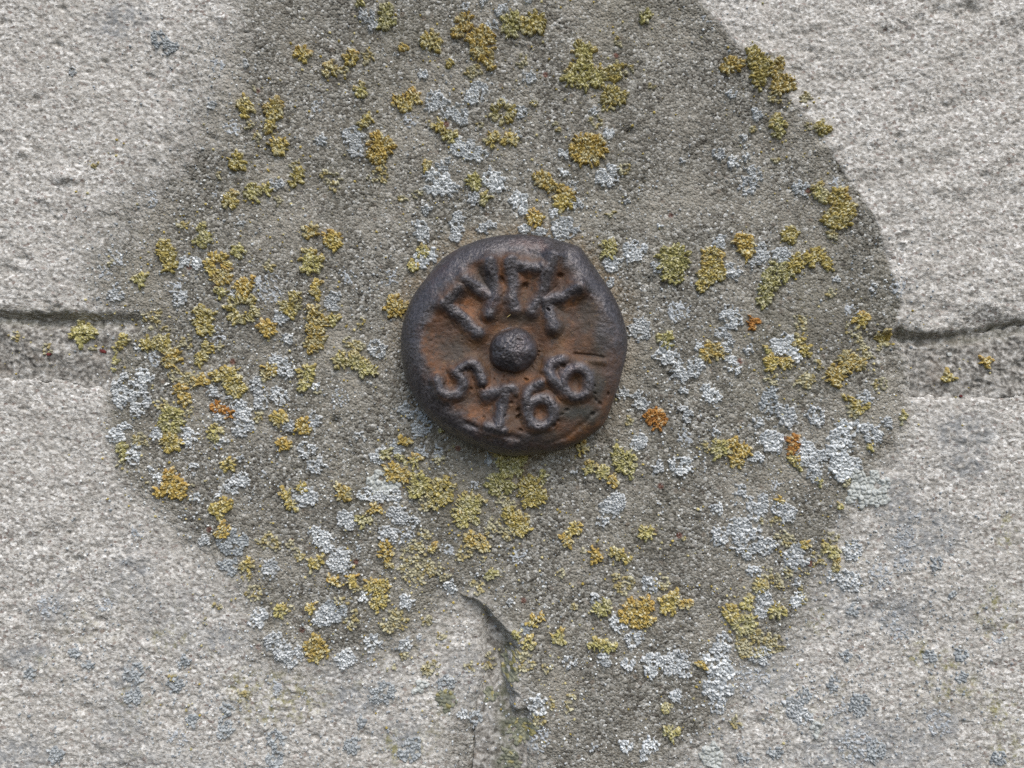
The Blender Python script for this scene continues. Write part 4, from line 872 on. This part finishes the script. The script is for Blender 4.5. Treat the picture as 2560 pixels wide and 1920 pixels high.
for ci, (kind, bl, sd_) in enumerate(COL):
    me = build_lichen(kind, bl, sd_)
    if me is None: continue
    x, y, _ = LCENT[ci]
    org = (float((x - 1280) * S), -float(wall_h(np.array([x]), np.array([y]))[0]), float((960 - y) * S))
    o = link(NAMES[kind], me, org)
    ex = max(b[0] + b[2] for b in bl) - min(b[0] - b[2] for b in bl); ey = max(b[1] + b[2] for b in bl) - min(b[1] - b[2] for b in bl)
    ext = max(ex, ey)
    sz = 'tiny' if ext < 22 else 'small' if ext < 34 else 'middling' if ext < 48 else 'broad' if ext < 72 else 'large'
    shp = 'wide' if ex > 1.25 * ey else 'tall' if ey > 1.25 * ex else 'lobed' if len(bl) > 2 else 'round' if len(bl) == 1 else 'oval'
    touch = []
    for cj, (k2, b2, _) in enumerate(COL):
        if cj == ci or SHORT[k2] == SHORT[kind] or abs(LCENT[cj][0] - x) > 130 or abs(LCENT[cj][1] - y) > 130: continue
        if min(math.hypot(p[0] - q[0], p[1] - q[1]) - p[2] - q[2] for p in bl for q in b2) < 5: touch.append(SHORT[k2])
    touch = sorted(set(touch))[:2]
    tx = (' touching ' + ' and '.join(touch) + ' lichen') if touch else ''
    w = where(x, y, float(poly_sd(np.array([[x]]), np.array([[y]]), PATCH)[0, 0]))
    lb = f'{sz} {shp} {LOOK[kind]}{tx} {w}'
    if len(lb.split()) > 16: lb = f'{sz} {LOOK[kind]}{tx} {w}'
    if len(lb.split()) > 16: lb = f'{sz} {LOOK[kind]} {w}'
    tag(o, lb, 'lichen', lb)
print('lichens', len(COL))

# specks too small and too many to count
def specks(name, n, cols, label, spread, rmin, rmax, seed, kinds):
    r = np.random.default_rng(seed)
    src = np.array([(a, b) for a, b, k in LCENT if k in kinds])
    pts = src[r.integers(0, len(src), n)] + r.normal(0, spread, (n, 2))
    pts = pts[(np.hypot(pts[:, 0] - 1287, pts[:, 1] - 862) > 285) & (pts[:, 0] > -200) & (pts[:, 0] < 2760) & (pts[:, 1] > -180) & (pts[:, 1] < 2100)]
    n = len(pts); rad_ = rmin + (rmax - rmin) * r.uniform(0, 1, n) ** 2
    hz = wall_h(pts[:, 0], pts[:, 1]); m = 6
    th = np.linspace(0, 2 * np.pi, m, endpoint=False)[None] + r.uniform(0, 6, (n, 1))
    jr = rad_[:, None] * r.uniform(0.7, 1.2, (n, m))
    X = pts[:, :1] + np.cos(th) * jr; Y = pts[:, 1:] + np.sin(th) * jr
    lo = np.stack([(X - 1280) * S, np.repeat(-hz[:, None] + 0.0002, m, 1), (960 - Y) * S], -1)
    Xi = pts[:, :1] + np.cos(th) * jr * .6; Yi = pts[:, 1:] + np.sin(th) * jr * .6
    hi = np.stack([(Xi - 1280) * S, -(hz + rad_ * S * 0.85)[:, None] + 0 * Xi, (960 - Yi) * S], -1)
    top = np.stack([(pts[:, 0] - 1280) * S, -(hz + rad_ * S * 1.05), (960 - pts[:, 1]) * S], -1)[:, None]
    co = np.concatenate([lo, hi, top], 1); w = 2 * m + 1
    t = []
    for i in range(m):
        j = (i + 1) % m
        t += [(i, j, m + j), (i, m + j, m + i), (m + i, m + j, 2 * m)]
    t = np.array(t)
    q = (np.arange(n)[:, None, None] * w + t[None]).reshape(-1, 3)
    cc = np.array(cols)[r.integers(0, len(cols), n)] * r.uniform(0.8, 1.15, (n, 1))
    me = make_mesh(name, co.reshape(-1, 3), q, {'Col': np.repeat(cc, w, 0)}, M_LICH)
    o = link(name, me); tag(o, label, 'lichen', None, 'stuff')
specks('white_lichen_specks', 6500, [(0.62, 0.64, 0.63), (0.42, 0.44, 0.45), (0.5, 0.52, 0.52), (0.72, 0.73, 0.70)], 'scattered white lichen specks between the colonies', 62, 1.1, 4.0, 11, 'WRF')
specks('grey_lichen_specks', 5000, [(0.24, 0.26, 0.27), (0.33, 0.35, 0.36), (0.42, 0.44, 0.44)], 'fine grey lichen specks dusting the lower blocks', 90, 1.2, 4.4, 13, 'GHF')
specks('yellow_lichen_specks', 2600, [(0.42, 0.33, 0.10), (0.30, 0.23, 0.06), (0.52, 0.45, 0.22), (0.36, 0.32, 0.16)], 'scattered yellow lichen specks between the colonies', 55, 1.3, 4.6, 12, 'YQP')

# ------------------------------------------------------------------ dry grass caught under the bolt
def strand(pts, r0, name, label, group=None, mat=M_STRAW, h0=None):
    P = np.array(pts, float); n = 14; t = np.linspace(0, 1, n); s_ = np.linspace(0, 1, len(P))
    x, y, h = (np.interp(t, s_, P[:, i]) for i in range(3))
    C = np.stack([(x - 1280) * S * (D - h * 1e-3) / D, -h * 1e-3, (960 - y) * S * (D - h * 1e-3) / D], 1)
    tg = np.gradient(C, axis=0); tg /= np.linalg.norm(tg, axis=1)[:, None]
    a = np.cross(tg, [0, 1, 0]); a /= np.linalg.norm(a, axis=1)[:, None]; b = np.cross(tg, a)
    m = 6; th = np.linspace(0, 2 * np.pi, m, endpoint=False)
    rr = r0 * (0.45 + 0.55 * np.sin(np.pi * (0.15 + 0.8 * t)))
    co = (C[:, None] + rr[:, None, None] * (np.cos(th)[None, :, None] * a[:, None] + 0.6 * np.sin(th)[None, :, None] * b[:, None])).reshape(-1, 3)
    q = np.array([(i * m + j, i * m + (j + 1) % m, (i + 1) * m + (j + 1) % m, (i + 1) * m + j) for i in range(n - 1) for j in range(m)])
    o = link(name, make_mesh(name, co, q, None, mat), tuple(C[0])); tag(o, label, 'grass', group)
LB = 'thin dry straw-coloured grass strand caught under the lower edge of the bolt'
for pts in [[(1201, 1116, 5.5), (1230, 1128, 6.5), (1262, 1138, 4.5)], [(1205, 1119, 5.0), (1222, 1128, 5.5), (1240, 1136, 4)], [(1212, 1117, 6.0), (1242, 1133, 6), (1268, 1139, 4)], [(1290, 1133, 5), (1302, 1127, 6.2), (1345, 1132, 4.5)], [(1296, 1128, 5.8), (1320, 1130, 6), (1338, 1133, 4.5)], [(1305, 1124, 6.0), (1325, 1126, 6), (1350, 1133, 4)]]:
    strand(pts, 0.00014, 'grass_strand', LB, 'dry grass strands caught under the bolt')
fb = float(face_h(np.array([[1273.0]]), np.array([[789.0]]))[0, 0])
strand([(1268, 793, fb + .25), (1273, 789, fb + .4), (1281, 783, fb + .5)], 0.00012, 'straw_bit', 'tiny pale straw bit lying on the bolt face above the knob')
o = link('grit_flake', chip_mesh('grit_flake', 1211, 783, 4, 6, .3, 0.0, M_FLINT, 5))
dm = float(face_h(np.array([[1211.0]]), np.array([[783.0]]))[0, 0]) + 0.35
n = len(o.data.vertices); a = np.empty(n * 3, np.float32); o.data.vertices.foreach_get('co', a); a = a.reshape(-1, 3)
a[:, 1] = -(dm * 1e-3) + (a[:, 1] - a[:, 1].mean()) * 0.25; a[:, [0, 2]] *= (D - dm * 1e-3) / D
c0 = a.mean(0); o.data.vertices.foreach_set('co', (a - c0).ravel()); o.location = c0.tolist(); o.data.update()
tag(o, 'tiny pale grit flake stuck on the bolt face below the forked letter', 'grit')
